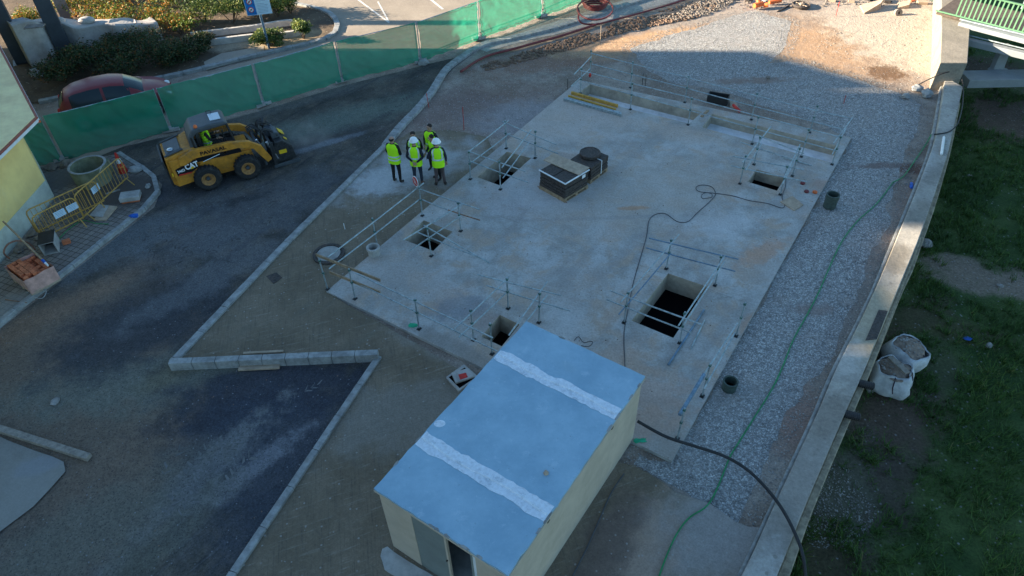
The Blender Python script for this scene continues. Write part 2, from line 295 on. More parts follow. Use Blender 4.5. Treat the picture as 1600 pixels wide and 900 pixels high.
M['wallc']=ground_mat('wall_coping',(.44,.40,.34),(.33,.30,.26),1.1,14,.25,[(P(1370,495,.25),1.6,.8,.9,(.42,.33,.2),.6),(P(1400,400,.25),.8,.4,.9,(.2,.17,.13),.7),(P(1435,335,.25),.8,.4,.9,(.24,.21,.17),.7),(P(1440,250,.25),1,.5,.9,(.5,.48,.45),.6),(P(1250,760,.25),1.4,.5,.9,(.30,.26,.22),.7),(P(1215,850,.25),1.1,.4,.9,(.25,.22,.19),.7,.6,1,3),(P(1295,650,.25),.9,.4,.9,(.24,.2,.16),.7,.6,1,3),(P(1325,560,.25),.7,.3,.9,(.50,.46,.41),.7,.6,1,3),(P(1460,270,.25),.8,.35,.9,(.22,.2,.17),.6,.6,1,3),(P(1190,900,.25),.9,.3,.9,(.46,.43,.39),.7,.6,1,3)],.5,.02,[(8,.93,(.2,.18,.15),.6)])
M['stone']=simple('weathered_stone',(.33,.27,.19),.9,0,.35,5,.6,((.14,.11,.08),.8),False)
M['pitwall']=simple('pit_wall_concrete',(.42,.36,.28),.9,0,.2,3,.3,((.16,.13,.10),.5),False)
M['pit']=NT('pit_dark').done((.004,.004,.005),.9,None,0,.03)  # near-black: pit water, and the shade inside hollows put into the colour
M['trenchfloor']=simple('trench_floor',(.66,.66,.67),.8,0,.15,2.5,.2,((.3,.3,.31),.5),False)
M['steel']=simple('galvanised_tube',(.36,.42,.44),.5,.5,.3,9,0,((.12,.2,.17),.5),False)
M['stonesdark2']=simple('old_concrete',(.30,.29,.27),.9,0,.25,3,.3,((.16,.15,.13),.7),False)
M['steel_blue']=simple('blue_steel_tube',(.16,.24,.32),.5,.4,.3,9,0,None,False)
M['clamp']=simple('green_clamp',(.07,.17,.14),.6,.3,.4,20)
M['rusty']=simple('rusty_tube',(.30,.17,.11),.8,.2,.4,12,0,None,False)
M['wood']=simple('timber',(.34,.24,.15),.85,0,.3,8,.2,((.18,.12,.07),.6))
M['woodpale']=simple('pale_board',(.42,.32,.23),.85,0,.2,5,.15,((.3,.2,.14),.5))
M['woodgrey']=simple('grey_timber',(.28,.24,.20),.9,0,.3,8,.2)
M['yellow_beam']=simple('yellow_beam',(.52,.30,.06),.6,0,.3,6,0,((.3,.15,.05),.4))
M['red']=simple('red_plastic',(.55,.03,.02),.5)
M['white']=simple('white_plastic',(.75,.76,.76),.5,0,.08)
M['black']=simple('black_rubber',(.022,.022,.024),.6,0,.3)
M['darkmetal']=simple('dark_metal',(.05,.052,.055),.5,.5,.4,12)
M['castiron']=simple('cast_iron',(.075,.062,.055),.7,.3,.45,14,.3,((.16,.09,.06),.5))
M['green_hose']=simple('green_hose',(.02,.25,.08),.45)
M['green_cloth']=simple('green_cloth',(.02,.35,.18),.8)
M['maroon']=simple('maroon_pipe',(.17,.03,.032),.45,0,.25,8)
M['brownhose']=simple('brown_hose',(.25,.11,.07),.6)
M['cable']=simple('grey_cable',(.075,.075,.08),.6)
M['pipe_green']=simple('green_pipe',(.05,.075,.065),.6,0,.3,10)
M['orangeplastic']=simple('orange_plastic',(.75,.16,.04),.5)
M['brick']=simple('orange_brick',(.55,.16,.07),.8,0,.3,7,.2)
M['film']=simple('plastic_film',(.62,.36,.30),.25,0,.2,5,0,None,True,.6)
M['bluec']=simple('blue_plastic',(.01,.10,.45),.5)
M['netting']=None
def net_mat():
    t=NT('green_netting'); t.pos(); n1=t.math('ADD',t.math('MULTIPLY',t.rng(t.noise(.9,4,.6),.3,.7),.6),t.math('MULTIPLY',t.noise(60,2,.6),.5)); c=t.mix(n1,(.012,.22,.135),(.02,.30,.18))
    t.l(c,t.b.inputs['Base Color']); t.b.inputs['Roughness'].default_value=.7
    tr=t.n('BsdfTranslucent'); t.l(c,tr.inputs[0]); a=t.n('MixShader'); a.inputs[0].default_value=.45; t.l(t.b.outputs[0],a.inputs[1]); t.l(tr.outputs[0],a.inputs[2])
    tp=t.n('BsdfTransparent'); b=t.n('MixShader'); b.inputs[0].default_value=.24; t.l(a.outputs[0],b.inputs[1]); t.l(tp.outputs[0],b.inputs[2]); t.l(b.outputs[0],t.t.nodes['Material Output'].inputs[0]); return t.m
M['netting']=net_mat()
def roof_mat():
    t=NT('shed_roof_paint'); t.pos(True)
    big=t.rng(t.noise(1.1,6,.7),.3,.7); c=t.mix(big,(.25,.40,.505),(.34,.505,.61))
    c=t.mix(t.rng(t.noise(3.2,6,.75),.56,.7,0,.55),c,(.44,.58,.67)); c=t.mix(t.rng(t.noise(11,5,.8),.64,.72,0,.8),c,(.2,.25,.29)); c=t.mix(t.rng(t.noise(5,8,.85),.60,.66,0,.6),c,(.5,.62,.7)); c=t.mix(t.rng(t.noise(38,2,.6),.72,.76,0,.7),c,(.12,.13,.14))
    c=t.mix(t.rng(t.noise(.8,3,.6),.6,.75,0,.35),c,(.30,.40,.45))
    return t.done(c,.75,t.bump(t.noise(30,4,.7),.3,.01),0,.3)
M['roof']=roof_mat()
M['roofband']=simple('white_sealant',(.72,.78,.84),.7,0,.10,14,.5,((.34,.40,.46),.75))
M['shedwall']=simple('cream_shed_wall',(.52,.43,.33),.8,0,.10,1.6,.1,((.42,.34,.24),.5))
M['shedgrey']=simple('grey_door',(.22,.24,.22),.6,.1,.1,3)
M['yellowwall']=simple('yellow_render',(.95,.66,.25),.85,0,.10,1.2,.15,((.6,.52,.38),.35))
M['dado']=simple('pale_dado',(.60,.62,.52),.85,0,.15,2,.15,((.38,.35,.25),.4))
M['roofbeige']=simple('beige_roof',(.95,.70,.36),.85,0,.15,1.3,.1,((.55,.47,.3),.5))
M['terracotta']=simple('terracotta_edge',(.32,.09,.055),.7)
M['facade']=simple('facade_render',(.55,.48,.38),.85)
def glassm():
    t=NT('window_glass'); return t.done((.02,.025,.03),.08,None,0,.6)
M['glass']=glassm()
# ------------------------------------------------------------------ the setting
WIN=[P(1100,985,.25),P(1158,900,.25),P(1207,795,.25),P(1276,647,.25),P(1307,575,.25),P(1347,495,.25),P(1379,425,.25),P(1412,345,.25),P(1450,250,.25),P(1465,200,.25),P(1477,120,.25)]
WOUT=[P(1166,1000,.25),P(1214,900,.25),P(1260,787,.25),P(1320,647,.25),P(1350,580,.25),P(1385,497,.25),P(1415,425,.25),P(1441,360,.25),P(1478,250,.25),P(1489,205,.25),P(1505,135,.25)]
def ext(a,b,k): return a+(a-b).normalized()*k
WIN0=ext(WIN[0],WIN[1],14); WOUT0=ext(WOUT[0],WOUT[1],14)
UIN=[P(1469,98,1.0),P(1471,50,1.0),P(1471,0,1.0)]; UOUT=[P(1512,98,1.0),P(1516,38,1.0),P(1512,0,1.0)]
UIN.append(ext(UIN[-1],UIN[-2],30)); UOUT.append(ext(UOUT[-1],UOUT[-2],30))
def wall_run(ins,outs,z1,z0,name,mat,parent,o,shift_in=0,shift_out=0):
    n=len(ins); vs=[]
    for a,b in zip(ins,outs):
        d=(b-a).normalized(); a2=a+d*shift_in; b2=b+d*shift_out
        vs+=[(a2.x,a2.y,z1),(b2.x,b2.y,z1),(b2.x,b2.y,z0),(a2.x,a2.y,z0)]
    fs=[]
    for i in range(n-1):
        for k in range(4):
            fs.append((i*4+k,i*4+(k+1)%4,(i+1)*4+(k+1)%4,(i+1)*4+k))
    fs+=[(3,2,1,0),tuple((n-1)*4+k for k in range(4))]
    ob=MB(o).add(vs,fs).build(name,mat,parent,bevel=.025); 
    bm=bmesh.new(); bm.from_mesh(ob.data); bmesh.ops.recalc_face_normals(bm,faces=bm.faces); bm.to_mesh(ob.data); bm.free(); return ob
rw=thing('retaining_wall','long curved concrete retaining wall between the gravel and the lower meadow','wall',(WIN[2].x,WIN[2].y,-2),0)
o=rw.location
spin=[WIN0]+spline(WIN,4); spout=[WOUT0]+spline(WOUT,4)
wall_run(spin,spout,.25,-.35,'coping',M['wallc'],rw,o)
wall_run(spin,spout,-.352,-2.1,'wall_body',M['stone'],rw,o,.06,.18)
wall_run(spin[:34],spout[:34],-.20,-.34,'ledge',M['stone'],rw,o,1.2,.14) if False else None
# outward stone ledge under the coping
lin=[a+(b-a).normalized()*((b-a).length+.003) for a,b in zip(spin[:30],spout[:30])]; lout=[b+(b-a).normalized()*(.30-.008*i) for i,(a,b) in enumerate(zip(spin[:30],spout[:30]))]
wall_run(lin,lout,.02,-.35,'ledge',M['stone'],rw,o)
# pale chamfer strip along the inner edge
wall_run([a-(b-a).normalized()*.10 for a,b in zip(spin,spout)],[a-(b-a).normalized()*.003 for a,b in zip(spin,spout)],.06,-.2,'inner_strip',M['kerb'],rw,o)
M['wallc2']=ground_mat('raised_coping',(.30,.26,.21),(.24,.21,.17),1.1,14,.25,[],.5,.02)
sui=UIN; suo=UOUT
wall_run(sui,suo,1.0,-.5,'raised_coping',M['wallc2'],rw,o); wall_run(sui,suo,-.502,-2.1,'raised_wall_body',M['stone'],rw,o,.06,-.03)
# ground
FAR=260
innerline=[(p.x,p.y) for p in spin]+[(p.x,p.y) for p in sui]
innerline=[(a[0]+.15,a[1]) for a in innerline]
gr=[(-FAR,-60),(innerline[0][0],-60)]+innerline+[(innerline[-1][0]+60,FAR),(-FAR,FAR)]
cx=sum(q.x for q in SLABQ)/4; cy=sum(q.y for q in SLABQ)/4
hole=[((q.x-cx)*.985+cx,(q.y-cy)*.985+cy) for q in SLABQ]
sheet([gr,hole],-.10,'ground',M['earth'])
low=[(FAR,-60),(FAR,FAR),(innerline[-1][0],FAR)]+[(p[0]+.3,p[1]) for p in innerline[::-1]]+[(innerline[0][0]+.3,-60)]
low=sheet([low],-2.0,'meadow_ground',M['lowground'])
def poly(*q): return [W2(*a) for a in q]
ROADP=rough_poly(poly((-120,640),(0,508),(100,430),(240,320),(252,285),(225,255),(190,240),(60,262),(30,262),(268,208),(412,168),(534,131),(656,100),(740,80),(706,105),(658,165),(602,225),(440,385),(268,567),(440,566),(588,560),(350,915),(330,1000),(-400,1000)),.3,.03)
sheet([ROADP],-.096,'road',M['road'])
SANDP=rough_poly(poly((268,564),(440,388),(603,226),(640,205),(700,200),(760,212),(772,236),(510,455),(800,621),(860,690),(990,724),(1055,765),(1110,785),(1150,812),(1192,822),(1120,1000),(335,1000),(352,912),(592,557)),.25,.07,3)
sheet([SANDP],-.05,'sand_bed',M['sand'])
SLQ2=[(q.x,q.y) for q in SLABQ]
GRAVP=rough_poly(poly((1330,215),(1050,720),(1000,706),(990,722),(1060,765),(1150,813),(1172,772),(1215,680),(1250,620),(1300,560),(1320,500),(1350,430),(1385,350),(1400,290),(1415,240),(1436,200),(1444,160),(1400,140),(1330,118),(1240,92),(1200,96),(1225,75),(1238,30),(1180,12),(1120,30),(1050,52),(985,72),(1010,105),(1050,125),(1140,142),(1200,165),(1290,190)),.2,.16,5)
sheet([GRAVP],-.096,'gravel_bed',M['gravel'])
# lit road beyond the fence, kerbs, painted lines
M['asphalt2']=ground_mat('old_asphalt',(.30,.25,.20),(.36,.30,.24),.4,24,.25,[],.4,.015,[(20,.9,(.42,.38,.33),.6)])
sheet([poly((-900,330),(100,262),(268,196),(412,153),(534,115),(656,84),(748,48),(842,14),(900,-10),(1100,-120),(900,-260),(440,-200),(455,0),(500,12),(525,30),(528,45),(512,60),(470,72),(380,95),(270,128),(200,160),(60,170),(-900,240))],-.08,'street',M['asphalt2'])
def line(px,w,name='road_marking'):
    pts=[P(*q) for q in px]; mb=MB()
    for a,b in zip(pts,pts[1:]):
        d=(b-a).normalized(); n_=Vector((-d.y,d.x,0))*w/2
        mb.add([(a-n_)+Vector((0,0,-.075)),(a+n_)+Vector((0,0,-.075)),(b+n_)+Vector((0,0,-.075)),(b-n_)+Vector((0,0,-.075))],[(0,3,2,1)])
    return mb.build(name,M['linepaint'],kind='structure')
M['linepaint']=simple('road_paint',(.66,.63,.58),.7,0,.15,6,0,((.3,.25,.2),.6),False)
line([(555,-6),(608,33)],.10); line([(590,0),(608,33)],.08); line([(672,-4),(692,12)],.12)
def kerb(pts,w,h,z0,name='kerb',mat=None,joint=1.0):
    "row of kerb stones along points, with small joints"
    pts=[Vector((p[0],p[1],0)) for p in pts]; mb=MB()
    # resample
    L=[0]
    for a,b in zip(pts,pts[1:]): L.append(L[-1]+(b-a).length)
    def at(s):
        s=max(0,min(L[-1],s))
        for i in range(len(pts)-1):
            if s<=L[i+1] or i==len(pts)-2: return pts[i]+(pts[i+1]-pts[i])*((s-L[i])/max(1e-6,L[i+1]-L[i]))
    s=0
    while s<L[-1]-.05:
        e=min(s+joint,L[-1]); a=at(s+.006); b=at(e-.006); d=(b-a); l=d.length; an=math.atan2(d.y,d.x); jit=random.uniform(-.006,.006)
        mb.box(((a.x+b.x)/2,(a.y+b.y)/2,z0+h/2+jit),(l,w,h),an+random.uniform(-.01,.01)); s=e
    return mb.build(name,mat or M['kerb'],bevel=.012,kind='structure')
kerb(spline([P(1040,-14),P(960,12),P(880,38),P(800,58),(P(755,68)),P(722,88),P(696,108),P(676,140),P(655,166),P(626,196),P(602,226)],4),.30,.14,-.12,'kerb',M['kerb'],.5)
kerb([P(602,226),P(440,386),P(268,566)],.2,.16,-.14)
kerb([P(592,556),P(475,730),P(350,915),P(300,1000)],.16,.16,-.14)
kerb([P(-160,665),P(0,500),P(100,423),P(190,352),P(240,312)]+[P(*q) for q in((246,300),(247,288),(240,275),(226,263))]+[P(205,252),P(185,238)],.16,.15,-.12)
pav=poly((-160,660),(0,497),(100,420),(190,350),(238,312),(244,297),(243,286),(236,275),(222,264),(185,240),(100,256),(60,262),(86,310),(50,362),(0,412),(-160,520))
def pav_mat():
    t=NT('pavement_tiles'); 
    r=t.n('VectorRotate',rotation_type='Z_AXIS'); t.l(t.pos(),r.inputs['Vector']); r.inputs['Angle'].default_value=-(lambda v: math.atan2(v.y,v.x))(P(100,420)-P(0,497))
    b=t.n('TexBrick'); t.l(r.outputs[0],b.inputs['Vector']); b.offset=0; b.inputs['Scale'].default_value=1; b.inputs['Brick Width'].default_value=.2; b.inputs['Row Height'].default_value=.2; b.inputs['Mortar Size'].default_value=.012
    b.inputs['Color1'].default_value=(.22,.19,.17,1); b.inputs['Color2'].default_value=(.29,.25,.22,1); b.inputs['Mortar'].default_value=(.09,.08,.07,1)
    c=b.outputs['Color']
    c=t.mix(t.math('MULTIPLY',t.spot(W2(190,300),2.4,1.3,.5,.5,.8,1.5),.95),c,(.10,.085,.075)); c=t.mix(t.math('MULTIPLY',t.spot(W2(120,275),1.6,.8,.3),.9),c,(.13,.12,.115)); c=t.mix(t.math('MULTIPLY',t.spot(W2(20,480),1.2,.7,.6),.6),c,(.34,.33,.31))
    c=t.mix(1,c,t.mix(t.noise(22,4,.7),(.6,.6,.6),(1.3,1.3,1.3)),'MULTIPLY'); return t.done(c,.9,t.bump(t.noise(16,4,.7),.5,.02),0,.2)
sheet([pav],-.005,'pavement',pav_mat())
def tyre_marks(px,w,mat,seed,gap=.16,z=-.0915):
    rnd=random.Random(seed); sp=spline([P(*q,z) for q in px],8); mb=MB(); acc=0
    for a,b in zip(sp,sp[1:]):
        d=b-a; l=d.length; u=d.normalized(); n_=Vector((-u.y,u.x,0)); k=acc
        while k<l:
            c=a+u*k; k+=gap
            for sd in(-1,1):
                if rnd.random()<.42: continue
                p0=c+n_*sd*w*.04; p1=c+n_*sd*w*rnd.uniform(.25,.6)+u*rnd.uniform(.04,.14); t_=u*rnd.uniform(.012,.05)
                mb.add([p0-t_,p0+t_,p1+t_*.6,p1-t_*.6],[(0,1,2,3) if ((p0+t_-(p0-t_)).cross(p1-p0)).z>0 else (3,2,1,0)])
        acc=k-l
    return mb.build('tyre_marks',M[mat],kind='structure')
M['dustmark']=simple('pale_dust',(.15,.147,.143),.95,0,.3,3,0,None,False); M['darkmark']=simple('dark_track',(.075,.072,.068),.95,0,.3,3,0,None,False)
for q,w,mt,sd in (([(262,800),(290,745),(325,700),(352,684)],.34,'dustmark',1),([(285,805),(312,755),(340,715),(368,690)],.30,'dustmark',2),([(345,770),(370,735),(400,706)],.30,'dustmark',3),([(240,770),(262,730),(282,700)],.26,'dustmark',4),
  ([(400,298),(425,315),(430,335),(415,350)],.3,'darkmark',5),([(300,330),(330,318),(362,322)],.3,'darkmark',6),([(250,350),(262,375),(300,392),(350,385),(385,360)],.28,'darkmark',7),([(225,365),(245,400),(300,415),(360,405)],.28,'darkmark',8),([(480,225),(540,205),(600,180),(640,150)],.28,'darkmark',11),([(440,645),(470,615),(500,600)],.2,'dustmark',13)):
    tyre_marks(q,w,mt,sd)
# low block wall with visible face
bw=thing('block_wall','low wall of pale blocks with a few boards lying against it, below the sand triangle','wall',P(265,572,-.1))
for i in range(9):
    a=P(267,571).lerp(P(592,557),i/9); b=P(267,571).lerp(P(592,557),(i+1)/9); c=(a+b)/2; d=b-a
    MB(bw.location).box((c.x,c.y,.0),(d.length-.012,.19,.34),math.atan2(d.y,d.x)).build('block',M['kerb'],bw,bevel=.012)
# concrete slab with pits
def px3(l,z=0): return [P(a,b,z) for a,b in l]
HOLES=[px3([(792,237),(830,247),(782,290),(746,277)]),px3([(662,344),(707,362),(677,392),(632,375)]),px3([(781,492),(812,507),(784,541),(752,526)]),px3([(1044,427),(1105,448),(1052,528),(987,501)]),px3([(1182,264.5),(1227,277),(1214,298),(1168,284)]),
 px3([(922,132),(1097,175),(1077,193),(897,149)]),px3([(1113,178),(1309,228),(1299,254),(1097,199)])]
sheet([[(q.x,q.y) for q in SLABQ]]+[[(q.x,q.y) for q in h] for h in HOLES],0,'concrete_slab',M['concrete_slab'])
sk=MB(); n=4
for i in range(4):
    a,b=SLABQ[i],SLABQ[(i+1)%4]; sk.add([(a.x,a.y,0),(b.x,b.y,0),(b.x,b.y,-.3),(a.x,a.y,-.3)],[(0,1,2,3)])
sk.build('slab_edge',M['concrete'],kind='structure')
M['joint']=simple('slab_joint',(.20,.185,.165),.9,0,.3,3,0,None,False)
def crack(a,b,wd,sd):
    n=30; rnd=random.Random(sd); mb=MB(); L=[];Rr=[]
    d=(b-a).normalized(); nn=Vector((-d.y,d.x,0))
    for k in range(n+1):
        q=a.lerp(b,k/n)+nn*(.03*noise.noise(Vector((k*.35,sd,0)))+.008*rnd.uniform(-1,1)); w=wd*rnd.uniform(.3,1); L.append(q+nn*w); Rr.append(q-nn*w)
    for k in range(n):
        mb.add([Vector((p.x,p.y,.004)) for p in (L[k],Rr[k],Rr[k+1],L[k+1])],[(0,1,2,3)])
    mb.build('slab_joint',M['joint'],kind='structure')
crack(SLABQ[0].lerp(SLABQ[1],.36),SLABQ[3].lerp(SLABQ[2],.36),.005,1); crack(SLABQ[0].lerp(SLABQ[1],.70),SLABQ[3].lerp(SLABQ[2],.70),.005,2); crack(P(812,360),P(905,385),.004,3); crack(P(1105,470),P(1190,455),.004,4); crack(P(715,455),P(790,425),.005,5)
for k,h in enumerate(HOLES):
    dep=[.8,.75,.62,.62,.42,.42,.40][k]; mb=MB()
    for i in range(4):
        a,b=h[i],h[(i+1)%4]; mb.add([(a.x,a.y,0),(b.x,b.y,0),(b.x,b.y,-dep),(a.x,a.y,-dep)],[(0,1,2,3)])
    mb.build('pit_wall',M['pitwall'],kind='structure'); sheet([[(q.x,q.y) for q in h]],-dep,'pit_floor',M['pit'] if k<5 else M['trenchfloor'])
# ------------------------------------------------------------------ vegetation
def leaves(name,centers,nper,size,mat,parent=None,origin=(0,0,0),kind=None,squash=1,seed=1):
    "centers: (x,y,z,rx,ry,rz); leaf-sized faces through the volume, denser near the skin"
    rnd=random.Random(seed); vs=[];fs=[];tint=[]; o=Vector(origin)
    for (x,y,z,rx,ry,rz) in centers:
        for _ in range(nper):
            q=Vector((rnd.gauss(0,1),rnd.gauss(0,1),rnd.gauss(0,1))).normalized(); rad=(rnd.random()**.4)
            q=Vector((q.x*rx,q.y*ry,abs(q.z)*rz if q.z>-.3 else q.z*rz*.4))*rad
            w=noise.noise(Vector((x,y,z))+q*2.2)
            if w<-.28: continue
            q*=1+.35*w; c=Vector((x,y,z))+q-o
            a=Vector((rnd.gauss(0,1),rnd.gauss(0,1),rnd.gauss(0,.6))).normalized(); b=a.cross(Vector((rnd.gauss(0,1),rnd.gauss(0,1),rnd.gauss(0,1)))).normalized()
            s=size*rnd.uniform(.6,1.3); n=len(vs); vs+=[c-a*s,c+b*s*.45,c+a*s,c-b*s*.45]; fs.append((n,n+1,n+2,n+3)); tint.append(min(1,max(0,.5+w*.6+rnd.gauss(0,.22))))
    mb=MB(); mb.v=vs; mb.f=fs; ob=mb.build(name,mat,parent,kind=kind)
    at=ob.data.attributes.new('tint','FLOAT','FACE'); at.data.foreach_set('value',tint); return ob
def shrub(px,r,h,mat,label,group,n=1500,size=.05,seed=1,z=-.1):
    q=P(*px,z); rnd=random.Random(seed); t=thing('shrub',label,'shrub',q,0,group)
    mb=MB()
    for k in range(7):
        a=rnd.uniform(0,6.28); e=Vector((math.cos(a)*r*.6,math.sin(a)*r*.6,h*rnd.uniform(.6,.9))); mb.tube([(0,0,0),e*.5+Vector((0,0,.08)),e],.022,5,r2=.006)
    mb.build('branches',M['twig'],t)
    cs=[(rnd.uniform(-.45,.45)*r,rnd.uniform(-.45,.45)*r,h*rnd.uniform(.3,.62),r*rnd.uniform(.45,.65),r*rnd.uniform(.45,.65),h*rnd.uniform(.32,.45)) for _ in range(6)]
    leaves('foliage',cs,int(n*1.5)//6,size,M[mat],t,seed=seed)
SH=[ # px of base, radius, height, material, label
 ((105,130),1.0,1.1,'shrub_dark','dark shrub behind the rear end of the red car'),
 ((150,118),1.1,1.3,'shrub_dark','dark shrub directly above the roof of the red car'),
 ((205,118),1.2,1.2,'shrub_dark','dark shrub behind the windscreen of the red car'),
 ((255,108),1.1,1.2,'shrub_dark','dark shrub behind the bonnet of the red car'),
 ((235,85),1.3,1.3,'shrub_dark','tall dark shrub hiding the right end of the wavy concrete wall'),
 ((290,98),1.0,1.0,'shrub_dark','dark shrub at the right tip of the shaded bed, by the paving slabs'),
 ((315,80),.9,.9,'shrub_dark','small dark shrub beside the curved planter kerb'),
 ((180,92),1.1,1.1,'shrub_dark','dark shrub at the foot of the wavy wall, between the columns and the tall shrub'),
 ((125,105),.9,1.0,'shrub_dark','dark shrub against the foot of the dark square column'),
 ((60,50),.9,1.2,'shrub_orange','sunlit shrub with reddish tips behind the left end of the wavy wall'),
 ((35,62),.7,.9,'shrub_green','small green shrub left of the wavy wall'),
 ((120,28),1.1,1.2,'shrub_orange','orange leaved shrub just right of the pale slim column'),
 ((160,36),1.1,1.2,'shrub_orange','orange leaved shrub behind the middle of the wavy wall'),
 ((200,42),1.1,1.2,'shrub_orange','orange leaved shrub behind the right half of the wavy wall'),
 ((245,48),1.1,1.1,'shrub_orange','bright yellow-green shrub with orange tips behind the end of the wavy wall'),
 ((285,55),1.0,1.0,'shrub_orange','orange tipped shrub right of the wavy wall, above the planter kerb'),
 ((150,6),1.3,1.1,'shrub_orange','orange shrub at the top edge of the picture, left one'),
 ((200,4),1.3,1.1,'shrub_orange','orange shrub at the top edge of the picture, middle one'),
 ((255,12),1.3,1.2,'shrub_orange','orange shrub at the top edge of the picture, right one'),
 ((320,36),1.1,1.5,'shrub_green','green shrub left of the blue sign'),
 ((365,38),1.1,1.5,'shrub_green','tall green shrub just behind the blue sign'),
 ((400,26),.9,1.3,'shrub_green','green shrub behind the white half of the sign'),
 ((435,28),1.1,1.6,'shrub_green','green shrub right of the sign, by the road bend'),
 ((455,22),.8,1.2,'shrub_green','green shrub nearest the curved road kerb'),
 ((475,62),.5,.9,'shrub_green','small yellow-green bush on the dry tip of the planter'),
 ((425,74),.7,.8,'shrub_green','green bush at the foot of the sign post'),
 ((408,70),.4,.5,'shrub_green','low green plant left of the sign post'),
 ((90,-30),1.5,1.1,'shrub_orange','shrub just beyond the top left of the picture'),
 ((300,10),1.0,1.1,'shrub_green','green shrub at the top edge, left of the sign')]
for i,(px,r,h,mt,lb) in enumerate(SH): shrub(px,r*1.22,h*1.12,mt,lb,'shrubs in the planting beds beyond the fence',2200 if mt!='shrub_dark' else 2600,.055,i+3)
# planting bed soil and paving beyond the fence
M['bedsoil']=ground_mat('bed_soil',(.10,.075,.055),(.17,.12,.08),.8,18,.4,[(W2(440,60),2,1,.2,(.45,.33,.2),.8),(W2(350,70),2,.6,.1,(.42,.34,.25),.7)],.6,.03,[(9,.9,(.35,.28,.2),.8)])
sheet([rough_poly(poly((-900,215),(60,158),(150,140),(262,118),(330,100),(420,78),(505,58),(524,42),(517,24),(497,12),(455,2),(445,-60),(-900,-60)),.3,.02,2)],-.055,'planting_bed',M['bedsoil'])
sheet([poly((322,108),(350,100),(412,84),(412,70),(345,82),(318,95))],-.045,'paving',ground_mat('paving',(.34,.29,.24),(.40,.35,.29),.8,20,.2,[],.3,.01))
kerb(spline([P(60,158),P(150,140),P(262,118),P(330,102),P(420,80),P(500,62),P(526,46),P(522,26),P(500,13),P(458,4)],4),.25,.15,-.12,'kerb',M['kerb'],.8)
M['kerbpale']=simple('pale_kerb',(.5,.46,.42),.8,0,.15,4,.1,None,False)
pk=thing('planter_edging','curved pale edging of the planter in front of the sign','planter edging',P(400,60,-.1))
mb=MB(pk.location)
for q in [spline([P(300,58),P(350,52),P(400,46),P(450,38),P(466,42),P(470,50),P(455,56),P(400,60),P(350,66),P(318,70)],4)]:
    for a,b in zip(q,q[1:]):
        d=b-a; c=(a+b)/2; mb.box((c.x,c.y,.05),(d.length+.03,.16,.34),math.atan2(d.y,d.x))
mb.build('edging',M['kerbpale'],pk,bevel=.01)
